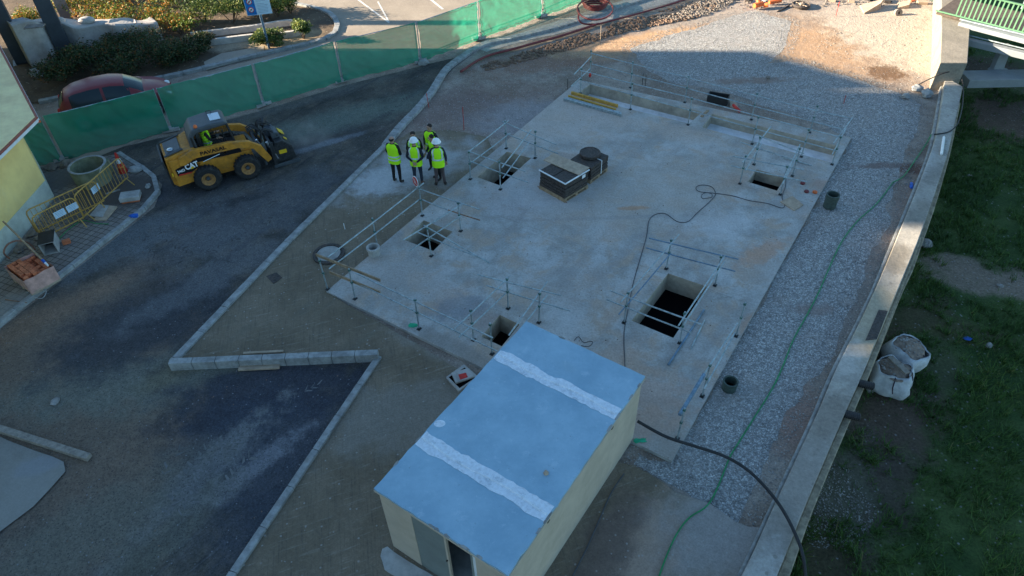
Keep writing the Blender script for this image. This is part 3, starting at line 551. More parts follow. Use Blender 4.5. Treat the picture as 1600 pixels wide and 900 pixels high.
# grass on the lower meadow
import numpy as np
def grass():
    rs=np.random.RandomState(3); lines=[(p.x,p.y) for p in spout]+[(p.x,p.y) for p in suo]
    ys=np.array([p[1] for p in lines]); xs=np.array([p[0] for p in lines]); o_=np.argsort(ys); ys=ys[o_]; xs=xs[o_]
    bare=[(P(1565,445,-2),1.9,.75),(P(1480,410,-2),1.0,.45),(P(1590,190,-2),2.3,1.8),(P(1540,120,-2),2,1.5),(P(1400,660,-2),.8,1.0),(P(1330,760,-2),.6,1.2),(P(1400,760,-2),.6,.8),(P(1290,880,-2),.5,.7),(P(1620,110,-2),4,3),(P(1420,500,-2),.4,.5)]
    N=95000; y=rs.uniform(3,34,N); x=np.interp(y,ys,xs)+.35+rs.uniform(0,1,N)**1.1*9.5
    keep=[]
    for i in range(N):
        w=noise.noise(Vector((x[i]*.9,y[i]*.9,1.7))); w2=noise.noise(Vector((x[i]*4,y[i]*4,4)))
        ok=w+.4*w2>-.30
        for b,rx,ry in bare:
            if ((x[i]-b.x)/rx)**2+((y[i]-b.y)/ry)**2+w*.9<.9: ok=ok and rs.rand()<.06
        keep.append(ok)
    keep=np.array(keep); x=x[keep];y=y[keep]; n=len(x)
    hgt=rs.uniform(.05,.15,n)*(1+.8*np.array([max(-.5,noise.noise(Vector((a*.6,b*.6,9)))*2) for a,b in zip(x,y)])); a=rs.uniform(0,6.28,n); lean=rs.uniform(.2,1.1,n)*hgt; la=a+rs.normal(0,.6,n)+1.57; w=rs.uniform(.006,.014,n)
    V=np.zeros((n,3,3)); V[:,0]=np.c_[x-np.cos(a)*w,y-np.sin(a)*w,np.full(n,-2.0)]; V[:,1]=np.c_[x+np.cos(a)*w,y+np.sin(a)*w,np.full(n,-2.0)]; V[:,2]=np.c_[x+np.cos(la)*lean,y+np.sin(la)*lean,-2+hgt]
    T=rs.randint(0,n,2600); tx=np.repeat(x[T],12)+rs.normal(0,.05,2600*12); ty=np.repeat(y[T],12)+rs.normal(0,.05,2600*12); tn_=len(tx); th=rs.uniform(.12,.30,tn_); ta=rs.uniform(0,6.28,tn_); tw=rs.uniform(.008,.016,tn_); tl=th*rs.uniform(.3,1.2,tn_)
    V2=np.zeros((tn_,3,3)); V2[:,0]=np.c_[tx-np.cos(ta)*tw,ty-np.sin(ta)*tw,np.full(tn_,-2.0)]; V2[:,1]=np.c_[tx+np.cos(ta)*tw,ty+np.sin(ta)*tw,np.full(tn_,-2.0)]; V2[:,2]=np.c_[tx-np.sin(ta)*tl,ty+np.cos(ta)*tl,-2+th]
    V=np.concatenate([V,V2]); x=np.concatenate([x,tx]); y=np.concatenate([y,ty]); n=len(x)
    me=D.meshes.new('grass'); me.vertices.add(n*3); me.vertices.foreach_set('co',V.reshape(-1)); me.loops.add(n*3); me.loops.foreach_set('vertex_index',np.arange(n*3)); me.polygons.add(n); me.polygons.foreach_set('loop_start',np.arange(n)*3); me.update(calc_edges=True)
    at=me.attributes.new('tint','FLOAT','FACE'); at.data.foreach_set('value',np.clip(.42+rs.normal(0,.2,n)+.35*np.array([noise.noise(Vector((p*.5,q*.5,3))) for p,q in zip(x,y)]),0,1))
    me.materials.append(M['grass']); ob=D.objects.new('grass',me); COL.objects.link(ob); tag(ob,'short uneven green grass on the low ground right of the wall','grass',None,'stuff')
grass()
# loose stones -------------------------------------------------------
M['stones']=simple('loose_stone',(.30,.28,.26),.9,0,.4,3,.2,None,False)
M['soilclod']=simple('soil_clod',(.20,.13,.09),.95,0,.45,3,.3,None,False)
M['stonesdark']=simple('dark_stone',(.20,.17,.145),.9,0,.4,3,.2,None,False)
def stones(name,label,region,count,smin,smax,z,mat,seed,keepf=None,power=2.2):
    rnd=random.Random(seed); xs=[p[0] for p in region]; ys=[p[1] for p in region]; mb=MB(); k=0; tries=0
    while k<count and tries<count*30:
        tries+=1; x=rnd.uniform(min(xs),max(xs)); y=rnd.uniform(min(ys),max(ys))
        if not inside((x,y),region) or (keepf and not keepf(x,y)): continue
        s=smin+(smax-smin)*rnd.random()**power; M3=Matrix.Rotation(rnd.uniform(0,6.28),3,'Z')@Matrix.Rotation(rnd.uniform(-.4,.4),3,'X')
        mb.ell((x,y,z+s*.25),(s,s*rnd.uniform(.6,.9),s*rnd.uniform(.4,.7)),5,4,M3,.5,k); k+=1
    return tag(mb.build(name,mat,kind='stuff'),label,'stones',None,'stuff')
def band_(poly,w):
    def near(x,y):
        q=Vector((x,y)); n=len(poly)
        for i in range(0,n,2):
            if abs(poly[i][0]-x)<w and abs(poly[i][1]-y)<w: return True
        return False
    return near
def nm(f,th,s): return lambda x,y: noise.noise(Vector((x*f,y*f,s)))>th
stones('rubble','ridge of broken stones and soil along the red pipe in the far corner',poly((750,100),(840,72),(960,35),(1040,12),(1100,2),(1120,0),(1120,12),(1100,20),(1090,26),(1030,36),(960,52),(900,72),(840,88),(760,108)),3400,.02,.09,-.09,M['soilclod'],11,nm(1.1,-.25,4),3)
stones('rubble','heap of grey stones at the top edge near the far gravel',poly((1020,28),(1060,8),(1120,-14),(1160,-14),(1140,6),(1110,20),(1060,30)),900,.03,.085,-.06,M['stonesdark'],12)
stones('gravel_stones','loose grey crushed stones scattered on the gravel strip',GRAVP,9000,.012,.030,-.097,M['stones'],13,None,1.5)
gb=[(min(p[0] for p in GRAVP)-.5,min(p[1] for p in GRAVP)-.5),(max(p[0] for p in GRAVP)+.2,min(p[1] for p in GRAVP)-.5),(max(p[0] for p in GRAVP)+.2,max(p[1] for p in GRAVP)+.5),(min(p[0] for p in GRAVP)-.5,max(p[1] for p in GRAVP)+.5)]
bn=band_(GRAVP,.38)
stones('gravel_stones','grey crushed stones straying over the uneven rim of the gravel',gb,12000,.010,.028,-.098,M['stones'],21,lambda x,y: bn(x,y) and not inside((x,y),SLQ2) and x<14.3+(y-20)*.45+.6,1.5)
stones('rubble','thin line of scattered debris along the top edge by the orange fittings',poly((1120,-10),(1460,-14),(1460,3),(1300,8),(1120,12)),420,.02,.08,-.09,M['stonesdark'],31,None,2)
stones('gravel_stones','stray pebbles scattered over the bare earth around the slab',rough_poly(poly((720,110),(900,80),(980,80),(1200,60),(1440,20),(1440,120),(1300,200),(905,120),(770,235),(690,190)),.5,0),1500,.012,.035,-.098,M['stones'],14,nm(.8,-.1,2),2.5)
stones('slab_grit','fine grit and crumbs of mortar scattered over the concrete slab',rough_poly(SLQ2,.5,0),700,.006,.02,0.0,M['soilclod'],41,lambda x,y: nm(.7,-.05,6)(x,y) and not any(inside((x,y),[(q.x,q.y) for q in h]) for h in HOLES),3)
stones('road_stones','small loose stones scattered over the dark stripped road',ROADP,1300,.006,.020,-.096,M['soilclod'],15,nm(.5,-.05,5),3)
stones('meadow_stones','patch of white chippings in the bare soil beside the wall foot',poly((1290,700),(1330,690),(1385,760),(1370,830),(1290,860),(1250,830)) and [(P(a,b,-2).x,P(a,b,-2).y) for a,b in ((1295,720),(1330,735),(1375,800),(1345,850),(1270,860),(1255,830))],900,.01,.03,-2,M['stones'],16,None,2.5)
# single rocks on the lower ground etc.
def rock(px,s,z,label,mat='stones',cat='rock',sq=.6,seed=0,group=None):
    q=P(*px,z); o=MB(q).ell((q.x,q.y,z+s*sq*.5),(s,s*.8,s*sq),9,7,Matrix.Rotation(seed*1.3,3,'Z'),.45,seed).build('rock',M[mat],smooth=False); return tag(o,label,cat,group)
rock((1445,383),.24,-2,'pale boulder on the grass edge beside the dirt path',seed=1)
rock((1562,448),.10,-2,'small white rock on the dirt path in the meadow',seed=2)
rock((1545,541),.11,-2,'small pinkish rock lying in the grass right of the big bags',seed=3)
rock((1515,276),.10,-2,'white rock in the grass near the top of the meadow',seed=4)
rock((1360,610),.13,-2,'reddish rock at the wall foot, just under the big bags',seed=5)
rock((1433,552),.1,-2,'small rock touching the upper big bag',seed=6)
rock((1432,140),.22,-.05,'white chunk of concrete at the corner of the gravel',seed=7,mat='kerb'); rock((1448,149),.26,-.05,'largest pale concrete chunk by the inner foot of the wall',seed=8,mat='kerb'); rock((1415,152),.15,-.05,'flat concrete chunk half sunk in the gravel corner',seed=9,mat='kerb')
rock((1200,122),.1,-.05,'dark stone near the rear railing',seed=10,mat='stonesdark')
rock((87,628),.13,-.09,'pale lump of mortar on the brown part of the road',seed=11,mat='stones',sq=.4)
rock((662,100),.24,-.08,'pale round weight stone beside the fence foot at the road end',seed=12,mat='kerb')
rock((853,740),.06,2.1,'small yellowish clump lying on the shed roof',seed=13,mat='woodpale')
rock((60,118),.35,-.1,'grey boulder at the foot of the wavy wall',seed=14,mat='kerb')
rock((250,168),.12,-.1,'white stone behind the red car',seed=15) if False else None
# ------------------------------------------------------------------ shed
ZR=2.1; rc=[P(582,765,ZR),P(822,502,ZR),P(1007,587,ZR),P(797,898,ZR)]
c0=sum(rc,Vector())/4; sh=thing('shed','small cream site shed with a patched pale blue flat roof, standing in the foreground','shed',(c0.x,c0.y,-.05)); o=sh.location
ux=(rc[1]-rc[0]).normalized(); uy=(rc[2]-rc[1]).normalized(); LX=((rc[1]-rc[0]).length+(rc[2]-rc[3]).length)/2; LY=((rc[2]-rc[1]).length+(rc[3]-rc[0]).length)/2
def S(u,v,z): return Vector((c0.x,c0.y,0))+ux*u+uy*v*1.0+Vector((0,0,z))
# roof slab with slightly ragged edge; local frame for materials
rp=[]
for (a,b) in (((-LX/2,-LY/2),(LX/2,-LY/2)),((LX/2,-LY/2),(LX/2,LY/2)),((LX/2,LY/2),(-LX/2,LY/2)),((-LX/2,LY/2),(-LX/2,-LY/2))):
    k=26
    for j in range(k):
        u=a[0]+(b[0]-a[0])*j/k; v=a[1]+(b[1]-a[1])*j/k; e=.018*noise.noise(Vector((u*5,v*5,1))) if j else 0
        rp.append((u*(1+e/abs(LX/2)*1),v*(1+e)))
MB(o).slab(rp,lambda u,v,w:S(u,v,ZR-.04+w),.08).build('roof',M['roof'],sh)
iu,iv=LX/2-.05,LY/2-.04; t_=.05
def wallbox(u0,v0,u1,v1,z0,z1,name,mat,par=sh,bev=0):
    c=S((u0+u1)/2,(v0+v1)/2,(z0+z1)/2); return MB(o).box(c,(abs(u1-u0),abs(v1-v0),z1-z0),math.atan2(ux.y,ux.x)).build(name,mat,par,bevel=bev)
wallbox(-iu,iv-t_,iu,iv,-.05,ZR-.082,'wall',M['shedwall']); wallbox(-iu,-iv,iu,-iv+t_,-.05,ZR-.082,'wall',M['shedwall']); wallbox(iu-t_,-iv+t_+.002,iu,iv-t_-.002,-.05,ZR-.082,'wall',M['shedwall'])
# front wall (u=-iu) with grey panel, open doorway
v0,v1=-iv+t_+.002,iv-t_-.002; wv=v1-v0
a1=v0+wv*.25; a2=v0+wv*.52; a3=v0+wv*.75
wallbox(-iu,v0,-iu+t_,a1,-.05,ZR-.082,'wall',M['shedwall'])
pn=wallbox(-iu+.012,a1+.002,-iu+t_-.01,a2,-.05,ZR-.16,'door_panel',M['shedgrey'])
wallbox(-iu,a2+.002,-iu+t_,a2+.05,-.05,ZR-.16,'door_frame',M['shedwall'])
wallbox(-iu,a1+.002,-iu+t_,a3,ZR-.158,ZR-.082,'lintel',M['shedwall'])
wallbox(-iu,a3,-iu+t_,a3+.06,-.05,ZR-.16,'door_frame',M['white']); wallbox(-iu,a3+.062,-iu+t_,v1,-.05,ZR-.082,'wall',M['shedwall'])
wallbox(-iu+.1,v0+.05,iu-.1,v1-.05,-.04,-.02,'floor',M['concrete'])
dr=wallbox(-iu-.02,a3-.03,-iu+.6,a3-.002,-.02,ZR-.17,'door',M['bluepanel'] if 'bluepanel' in M else M['shedgrey'])
MB(o).cyl(S(-iu-.03,a2+.01,1.0),S(-iu+.0,a2+.01,1.0),.018).build('handle',M['black'],dr)
rf=[S(-LX/2,-LY/2,ZR-.045),S(LX/2,-LY/2,ZR-.045),S(LX/2,LY/2,ZR-.045),S(-LX/2,LY/2,ZR-.045)]
for i_ in range(4):
    a,b=rf[i_],rf[(i_+1)%4]; d=b-a; MB(o).box((a+b)/2+Vector((0,0,-.03)),(d.length+.02,.022,.05),math.atan2(d.y,d.x)).build('fascia',M['shedwall'],sh)
rz=random.Random(4)
for i_ in range(16):
    sd=rz.choice([0,1,2,3]); a,b=rf[sd],rf[(sd+1)%4]; q_=a.lerp(b,rz.uniform(.05,.95)); d=b-a; MB(o).ell(q_+Vector((0,0,.05)),(rz.uniform(.04,.12),.025,.008),10,4,Matrix.Rotation(math.atan2(d.y,d.x),3,'Z'),.6,i_).build('edge_scab',M['stonesdark2'],sh)
# vent holes on the long wall
for u in (-LX*.24,LX*.235): MB(o).cyl(S(u,iv-.001,ZR-.26),S(u,iv+.012,ZR-.26),.045,12).build('vent',M['black'],sh)
def sealant(u,wid,seed):
    n=40; vs=[]; 
    L=[];Rr=[]
    for j in range(n+1):
        v=-LY/2+.02+(LY-.04)*j/n; e1=.07*noise.noise(Vector((v*2.2,seed,0)))+.03*noise.noise(Vector((v*8,seed,0))); e2=.07*noise.noise(Vector((v*2.2,seed+5,0)))+.03*noise.noise(Vector((v*8,seed+5,0)))
        L.append((u-wid/2+e1,v)); Rr.append((u+wid/2+e2,v))
    p=L+Rr[::-1]; m=MB(o); m.slab(p,lambda a,b,w:S(a,b,ZR+.005+w),.01)
    # low ridge along the joint
    m.tube([S(u+.03*math.sin(v*3),v,ZR+.012) for v in [(-LY/2+.05)+(LY-.1)*j/14 for j in range(15)]],.028,6)
    m.build('sealant_band',M['roofband'],sh,smooth=False)
# band positions from the photograph: 1st band left end (665,680), 2nd (785,553)
def uof(px): q=P(*px,ZR)-Vector((c0.x,c0.y,ZR)); return q.dot(ux)
sealant(uof((665,690)),.34,2.0); sealant(uof((782,557)),.30,7.0)
q=P(687,662,ZR); MB(o).ell((q.x,q.y,ZR+.004),(.12,.09,.008),12,5).build('sealant_patch',M['roofband'],sh)
MB(o).box(S(LX/2-.2,LY/2-.12,ZR+.003),(.001,.001,.001)) 
# shed kerb step at the front-left foot
lp=rough_poly(poly((594,868),(597,857),(605,853),(616,862),(660,890),(720,926),(760,950),(735,965),(640,912),(602,888)),.1,.03,4); MB().prism(lp,-.06,-.02).build('concrete_lip',M['concrete'],kind='structure')
# ------------------------------------------------------------------ yellow house (left edge) and the off-frame blocks that shade the site
B0=P(86,310,-.1); ZY=2.7; Rc=P(60,183,ZY); dA=(P(0,70,ZY)-Rc); dA.z=0; dA.normalize(); dB=(P(0,222,ZY)-Rc); dB.z=0; dB.normalize(); 
yh=thing('house','pale yellow rendered house corner with a beige flat roof, at the left edge','house',(B0.x,B0.y,-.1)); o=yh.location
wB=(P(0,412,-.1)-P(86,310,-.1)).normalized()
ang_=dA.angle(wB)
def quadp(c,a,la,b,lb): return [(c.x,c.y),(c.x+a.x*la,c.y+a.y*la),(c.x+a.x*la+b.x*lb,c.y+a.y*la+b.y*lb),(c.x+b.x*lb,c.y+b.y*lb)]
MB(o).prism(quadp(B0,dA,14,wB,14),.62,ZY-.12).build('wall',M['yellowwall'],yh)
B1=B0-(dA+wB)*.015; MB(o).prism(quadp(B1,dA,14,wB,14),-.1,.617).build('dado',M['dado'],yh)
MB(o).prism(quadp(Rc,dA,15,wB,15),ZY-.117,ZY-.03).build('roof_slab',M['white'],yh)
MB(o).prism(quadp(Rc-(dA+wB)*-.02,dA,15,wB,15),ZY-.028,ZY+.02).build('roof_edge',M['terracotta'],yh)
MB(o).prism(quadp(Rc+(dA+wB)*.14,dA,15,wB,15),ZY+.021,ZY+.035).build('roof_surface',M['roofbeige'],yh)
MB(o).cyl(Rc+Vector((.02,-.02,-.12)),Rc+Vector((-.12,-.1,-.12)),.045).build('downpipe_mouth',M['orangeplastic'],yh)
def block(x0,x1,y0,y1,h,h2,label):
    "flat-roofed block; h at south end, h2 at north end of the roof"
    t=thing('apartment_building',label,'building',((x0+x1)/2,(y0+y1)/2,-.1)); o=t.location
    vs=[(x0,y0,-.1),(x1,y0,-.1),(x1,y1,-.1),(x0,y1,-.1),(x0,y0,h),(x1,y0,h),(x1,y1,h2),(x0,y1,h2)]
    MB(o).add(vs,[(3,2,1,0),(4,5,6,7),(0,1,5,4),(1,2,6,5),(2,3,7,6),(3,0,4,7)]).build('wall',M['facade'],t)
    z=1.2
    while z+1.6<min(h,h2):
        y=y0+1.2
        while y+1.3<y1:
            w=MB(o).box((x1+.01,y+.6,z+.7),(.06,1.2,1.4)).build('window',M['white'],t); MB(o).box((x1+.03,y+.6,z+.7),(.05,1.05,1.25)).build('pane',M['glass'],w); y+=2.8
        z+=3
    return t
K=.08
block(-44,-34,29.6,33.1,14.6,13.35,'rendered block with a sloping roof, furthest back of the row left of the site')
block(-44,-34,20.9,29.4,21,21,'tall rendered block left of the site, second from the back')
block(-44,-34,15.2,20.7,13.42,13.52,'lower block between two tall ones, left of the site')
block(-44,-34,-25,15.0,21,21,'long tall rendered block left of the site, nearest the camera')
# ------------------------------------------------------------------ railings on the slab
def railing(label,posts,rails,z0=0.0,ht=1.1,cat='guard rail',group='scaffold tube guard rails on the slab',extra=()):
    b=P(*posts[0][:2],z0); t=thing('guard_rail',label,cat,b,0,group); o=t.location
    for i,pt in enumerate(posts):
        q=P(pt[0],pt[1],z0); lx,ly=(pt[2],pt[3]) if len(pt)>3 else (random.uniform(-.02,.02),random.uniform(-.02,.02))
        top=q+Vector((lx,ly,ht)); ps=MB(o).cyl(q,top,.0215,8).build('post',M['steel'],t,smooth=False)
        MB(o).box(q+Vector((0,0,.008)),(.12,.10,.014),SANG).box(q+Vector((.0,0,.03)),(.055,.055,.03),SANG).build('base_plate',M['darkmetal'],ps)
        for zz in (ht-.06,ht*.55): MB(o).box(q+Vector((lx*zz/ht,ly*zz/ht,zz)),(.055,.06,.05),SANG).build('clamp',M['clamp'],ps)
    for r in rails:
        a,b_,za,zb=r[0],r[1],r[2],r[3]; mt=r[4] if len(r)>4 else 'steel'; rad=r[5] if len(r)>5 else .0195
        A=P(a[0],a[1],za); Bq=P(b_[0],b_[1],zb)
        if mt=='wood':
            d=(Bq-A); MB(o).box((A+Bq)/2,(d.length,.03,.09),math.atan2(d.y,d.x)).build('board',M['wood'],t)
        else: MB(o).tube([A,(A+Bq)/2+Vector((0,0,-.012)),Bq],rad,8).build('rail',M[mt],t)
    return t
H1,H2=1.03,.58
railing('two-bar guard rail carrying the round red sign, running down to the manhole',[(660,337),(590,387),(512,452)],[((662,286),(512,402),H1,H1),((656,311),(514,420),H2,H2)])
railing('guard rail with wooden boards at one end along the near left slab edge',[(555,467),(655,514),(740,531),(769,553)],[((494,398),(594,438),H1,H1,'wood'),((515,425),(594,457),H2,H2,'wood'),((556,427),(770,528),H1,H1),((548,437),(777,549),H2,H2)])
railing('guard rail round the pit beside the shed roof corner',[(842,504),(794,482)],[((746,429),(878,462),H1,H1),((760,446),(891,486),H2,H2),((797,431),(710,514),H1,H1),((800,449),(717,527),H2,H2),((855,440),(795,524),H1,H1),((855,461),(800,530),H2,H2)])
railing('guard rail around the largest pit',[(1041,420),(1117,446),(975,504),(1062,536)],[((1014,372),(1154,405),H1,H1,'steel_blue'),((1009,387),(1149,424),H2,H2,'steel_blue'),((1061,366),(970,472),H1,H1),((1048,396),(967,491),H2,H2,'steel_blue'),((953,454),(1096,507),H1,H1),((948,468),(1080,520),H2,H2),((1133,399),(1060,509),H1,H1),((1132,409),(1068,508),H2+.2,H2+.2)])
railing('guard rail along the right slab edge with a thick dark blue tube in it',[(1150,525,.05,.1),(1097,619,.03,.05),(1058,686)],[((1152,505),(1100,585),H1-.1,H1-.1),((1100,585),(1062,648),H1-.1,H1-.1,'steel_blue',.045),((1148,520),(1100,608),H2,H2)])
railing('guard rail crossing the pit nearest the sign, with two tubes slanting down to the slab',[(720,361),(674,400)],[((652,294),(749,327),H1,H1),((660,312),(700,328),H2,H2),((700,328),(750,344),H2,H2,'rusty'),((722,319),(630,375),H1,H1),((720,337),(640,392),H2,H2),((662,352),(765,411),H1,.1),((650,362),(760,407),H2,.06)])
railing('guard rail round the pit beside the group of workers',[(735,280),(782,296),(791,232),(836,247)],[((731,238),(795,188),H1,H1),((736,254),(797,208),H2,H2),((731,236),(821,268),H1,H1),((732,251),(825,285),H2,H2),((785,190),(869,226),H1,H1),((788,208),(872,240),H2,H2),((830,203),(784,262),H1,H1),((827,222),(786,278),H2,H2)])
railing('guard rail around the small pit by the right side of the slab',[(1156,287),(1178,257),(1238,275),(1219,304)],[((1145,244),(1256,265),H1,H1),((1142,259),(1261,284),H2,H2),((1181,210),(1256,240),H1,H1),((1157,222),(1269,259),H2,H2,'steel'),((1205,197),(1160,254),H1,H1),((1190,224),(1165,266),H2,H2),((1250,226),(1225,278),H1,H1),((1246,244),(1222,288),H2,H2)])
railing('long guard rail on the far edge behind the two trenches',[(922,118),(985,137),(1070,160),(1174,187),(1265,207)],[((923,83),(1075,121),H1,H1),((1073,121),(1200,154),H1,H1),((1198,154),(1330,185),H1,H1),((925,100),(1075,138),H2,H2),((1073,138),(1317,202),H2,H2),((924,88),(897,116),H1,H1),((922,107),(892,135),H2,H2)])
railing('long guard rail on the near side of the two trenches',[(907,146),(985,171),(1075,195),(1175,225),(1252,245),(1300,257)],[((907,110),(1077,152),H1,H1),((1075,152),(1312,214),H1,H1),((912,127),(1077,172),H2,H2),((1075,172),(1308,236),H2,H2),((1332,184),(1302,224),H1,H1),((1322,200),(1300,242),H2,H2)])
# round red and white sign on the railing post
sg=thing('traffic_sign','small round red and white sign fixed on top of the railing post','sign',P(651,292,1.1)); o=sg.location
c=Vector(o)+Vector((-.02,0,.20)); nrm=(Vector((0,0,HC))-c); nrm.z=.2; nrm.normalize(); nrm=(Matrix.Rotation(R(-64),3,'Z')@nrm); nrm.z=0.05; nrm.normalize(); rot=nrm.to_track_quat('Z','Y').to_matrix()
MB(o).lathe([(0,-.01),(.17,-.01),(.17,.004),(0,.004)],c,24,rot).build('disc',M['white'],sg); MB(o).lathe([(0,.0045),(.148,.0045),(.148,.009),(0,.009)],c,24,rot).build('red_face',M['red'],sg)
for s_ in (-.05,.03): MB(o).box(c+rot@Vector((s_,0,.0112)),(.022,.19,.003),rot=rot@Matrix.Rotation(R(35),3,'Z')).build('white_bar',M['white'],sg)
MB(o).cyl(Vector(o)+Vector((0,0,-.05)),c,.015).build('bracket',M['steel'],sg)
# small red tag on the rear corner post
tg=MB(P(922,118,1.12)).lathe([(0,-.05),(.035,-.05),(.045,.03),(.03,.09),(0,.1)],P(922,118,1.17),10).build('red_cap',M['red'],smooth=True); tag(tg,'red plastic cap on the rear left corner post of the slab','post cap')
def tubething(name,px,r,mat,label,cat,z=0.0,group=None,n=8,step=5,closed=False,zs=None):
    pts=[P(a[0],a[1],(a[2] if len(a)>2 else z)+r) for a in px]; sp=spline(pts,step,closed) if len(pts)>2 else pts
    o=MB(sp[0]).tube(sp,r,n,closed).build(name,M[mat],smooth=True); return tag(o,label,cat,group)
tubething('steel_tube',[(1100,484),(1044,570)],.028,'steel_blue','loose greenish steel tube lying on the slab right of the largest pit','tube',0)
tubething('steel_tube',[(1101,500),(1079,545)],.022,'steel','short bright steel tube lying on the slab right of the largest pit','tube',0)
tubething('steel_rod',[(840,291),(886,317)],.012,'rusty','thin rusty rod lying in front of the pallets','rod',0)
tubething('steel_rod',[(1222,246),(1268,259)],.015,'steel','steel rod lying on the slab between the small pit and the trench','rod',0)
tubething('cable',[(977,590),(976,560),(975,520),(982,480),(990,440),(1000,405),(1010,370),(1014,345),(1024,335),(1040,334),(1058,346),(1075,346),(1090,332),(1112,312),(1118,302),(1112,292),(1098,289),(1088,292),(1092,299),(1118,302),(1145,306),(1170,313),(1200,318),(1222,325),(1226,318),(1222,308),(1227,292),(1228,278)],.011,'cable','long thin dark cable looping across the middle of the slab','cable',0,None,6)
tubething('cable',[(1108,309),(1098,310),(1096,305),(1103,301),(1112,303),(1112,308)],.009,'cable','small loop of thin cable beside the larger cable on the slab','cable',0,None,6,5,True)
tubething('cable',[(897,532),(904,526),(912,535),(922,533),(926,535),(920,541),(908,540)],.008,'cable','short twisted wire on the slab above the shed roof','wire',0,None,6)
tubething('hose',[(1395,285,-.09),(1370,318,-.09),(1340,345,-.09),(1315,378,-.09),(1295,420,-.09),(1280,455,-.09),(1262,490,-.09),(1240,530,-.09),(1222,575,-.09),(1205,610,-.09),(1180,650,-.09),(1155,690,-.09),(1140,715,-.09),(1122,760,-.09),(1105,790,-.07),(1078,808,-.03),(1060,830,-.03),(1045,860,-.03),(1030,900,-.03),(1015,950,-.03)],.017,'green_hose','long green garden hose running down the gravel strip to the shed','hose')
tubething('hose',[(1455,210,.05),(1447,225,-.05),(1430,250,-.08),(1412,275,-.06),(1395,285,-.06)],.018,'green_hose','short end of green hose over the bare strip beside the wall','hose')
# black hose from shed over the wall, lifted
hp=[P(996,658,.9),P(1040,682,.75),P(1085,697,.6),P(1130,712,.5),P(1165,732,.42),P(1195,760,.4),P(1222,795,.38),P(1243,835,.36),P(1255,870,.33),P(1259,910,.0),P(1256,960,-.6)]
tag(MB(hp[0]).tube(spline(hp,6),.034,10).build('hose',M['black'],smooth=True),'thick black hose arching from the shed over the wall','hose')
hp=[P(1425,138,-.05),P(1445,127,.25),P(1470,116,.6),P(1487,112,.6),P(1498,117,.4),P(1504,128,.3),P(1505,150,.28),P(1502,175,.28),P(1495,195,.28),P(1482,206,.27),P(1460,210,.28)]
tag(MB(hp[0]).tube(spline(hp,6),.022,8).build('cable',M['black'],smooth=True),'black cable arching over the far end of the lower wall coping','cable')
tubething('cable',[(975,740,-.03),(955,770,-.03),(935,815,-.03),(915,860,-.03),(895,900,-.03),(880,940,-.03)],.014,'cable','straight black cable on the sand beside the shed wall','cable')
tubething('hose',[(720,112),(740,98),(765,86),(800,77),(840,66),(880,55),(935,37)],.055,'maroon','dark red corrugated pipe in the narrow trench left of the coil','pipe',-.06)
tubething('hose',[(925,40),(980,26),(1040,9),(1080,-4)],.045,'maroon','dark red corrugated pipe continuing right of the coil to the top edge','pipe',-.04)
# coil of pipe
cl=thing('pipe_coil','coil of dark red corrugated pipe lying on the concrete strip by the green fence','pipe coil',P(930,14,0)); o=cl.location; c=P(930,12,0); pts=[]
for k in range(90):
    a=k*.30; rr=.50+.035*math.sin(k*.9)+(.002*k); pts.append(Vector((c.x+math.cos(a)*rr,c.y+math.sin(a)*rr,.02+.004*k)))
MB(o).tube(pts,.045,7).build('coil',M['maroon'],cl,smooth=True)
pts=spline([P(*q,z) for q,z in [((905,18),.35),((904,30),.25),((912,37),.05),((930,38),.0)]],5)
pts2=[P(930+28*math.cos(a)+0,14+17*math.sin(a),.45) for a in [i*.3 for i in range(21)]]
MB(o).tube(pts2,.042,7,True).build('outer_loop',M['maroon'],cl,smooth=True)
MB(o).tube([pts2[11]]+pts,.042,7).build('tail',M['maroon'],cl,smooth=True)
# ------------------------------------------------------------------ pallets
def pallet(t,o,c,ang,w,l):
    mb=MB(o); Rm=Matrix.Rotation(ang,3,'Z')
    for k in (-1,0,1): mb.box(c+Rm@Vector((0,k*(l/2-.05),.05)),(w,.1,.08),ang)
    mb.box(c+Rm@Vector((0,0,.115)),(w,l,.04),ang); mb.box(c+Rm@Vector((0,0,.006)),(w,l,.012),ang)
    mb.build('pallet',M['wood'],t,bevel=.006)
zt=.72; f0,f1,f2=P(843,266,zt),P(884,288,zt),P(920,265,zt)      # left, front, right corners of the top
ex=(f1-f0); ey=(f2-f1); c1=(f0+f2)/2; ang=math.atan2(ex.y,ex.x); W1,L1=ex.length,ey.length
pa=thing('pallet_stack','pallet of dark square covers bound with white straps and topped by a board','pallet',(c1.x,c1.y,0)); o=pa.location; Rm=Matrix.Rotation(ang,3,'Z')
pallet(pa,o,Vector((c1.x,c1.y,0)),ang,W1,L1)
for k in range(5): MB(o).box((c1.x+random.uniform(-.015,.015),c1.y+random.uniform(-.015,.015),.145+.1125*k+.05),(W1-.03-.02*(k%2),L1-.03-.02*(k%2),.095),ang).build('cover_layer',M['castiron'],pa,bevel=.012)
for k in (-1,1): MB(o).box(Vector((c1.x,c1.y,.709))+Rm@Vector((k*W1/4,0,0)),(W1/2-.04,L1-.06,.012),ang).build('top_cover',M['castiron'],pa,bevel=.004)
MB(o).box(Vector((c1.x,c1.y,.72))+Rm@Vector((0,-L1/2+.0,0)),(W1+.01,.035,.03),ang).box(Vector((c1.x,c1.y,.72))+Rm@Vector((W1/2,0,0)),(.035,L1+.01,.03),ang).build('strap',M['film2'] if 'film2' in M else M['white'],pa)
lb=f1.lerp(f2,.75); MB(o).box((lb.x+.02,lb.y-.03,.62),(.16,.01,.12),math.atan2(ey.y,ey.x)).build('label_tag',M['white'],pa)
b0,b1,b2,b3=P(849,250,.74),P(865,240,.74),P(921,262,.74),P(905,274,.74)
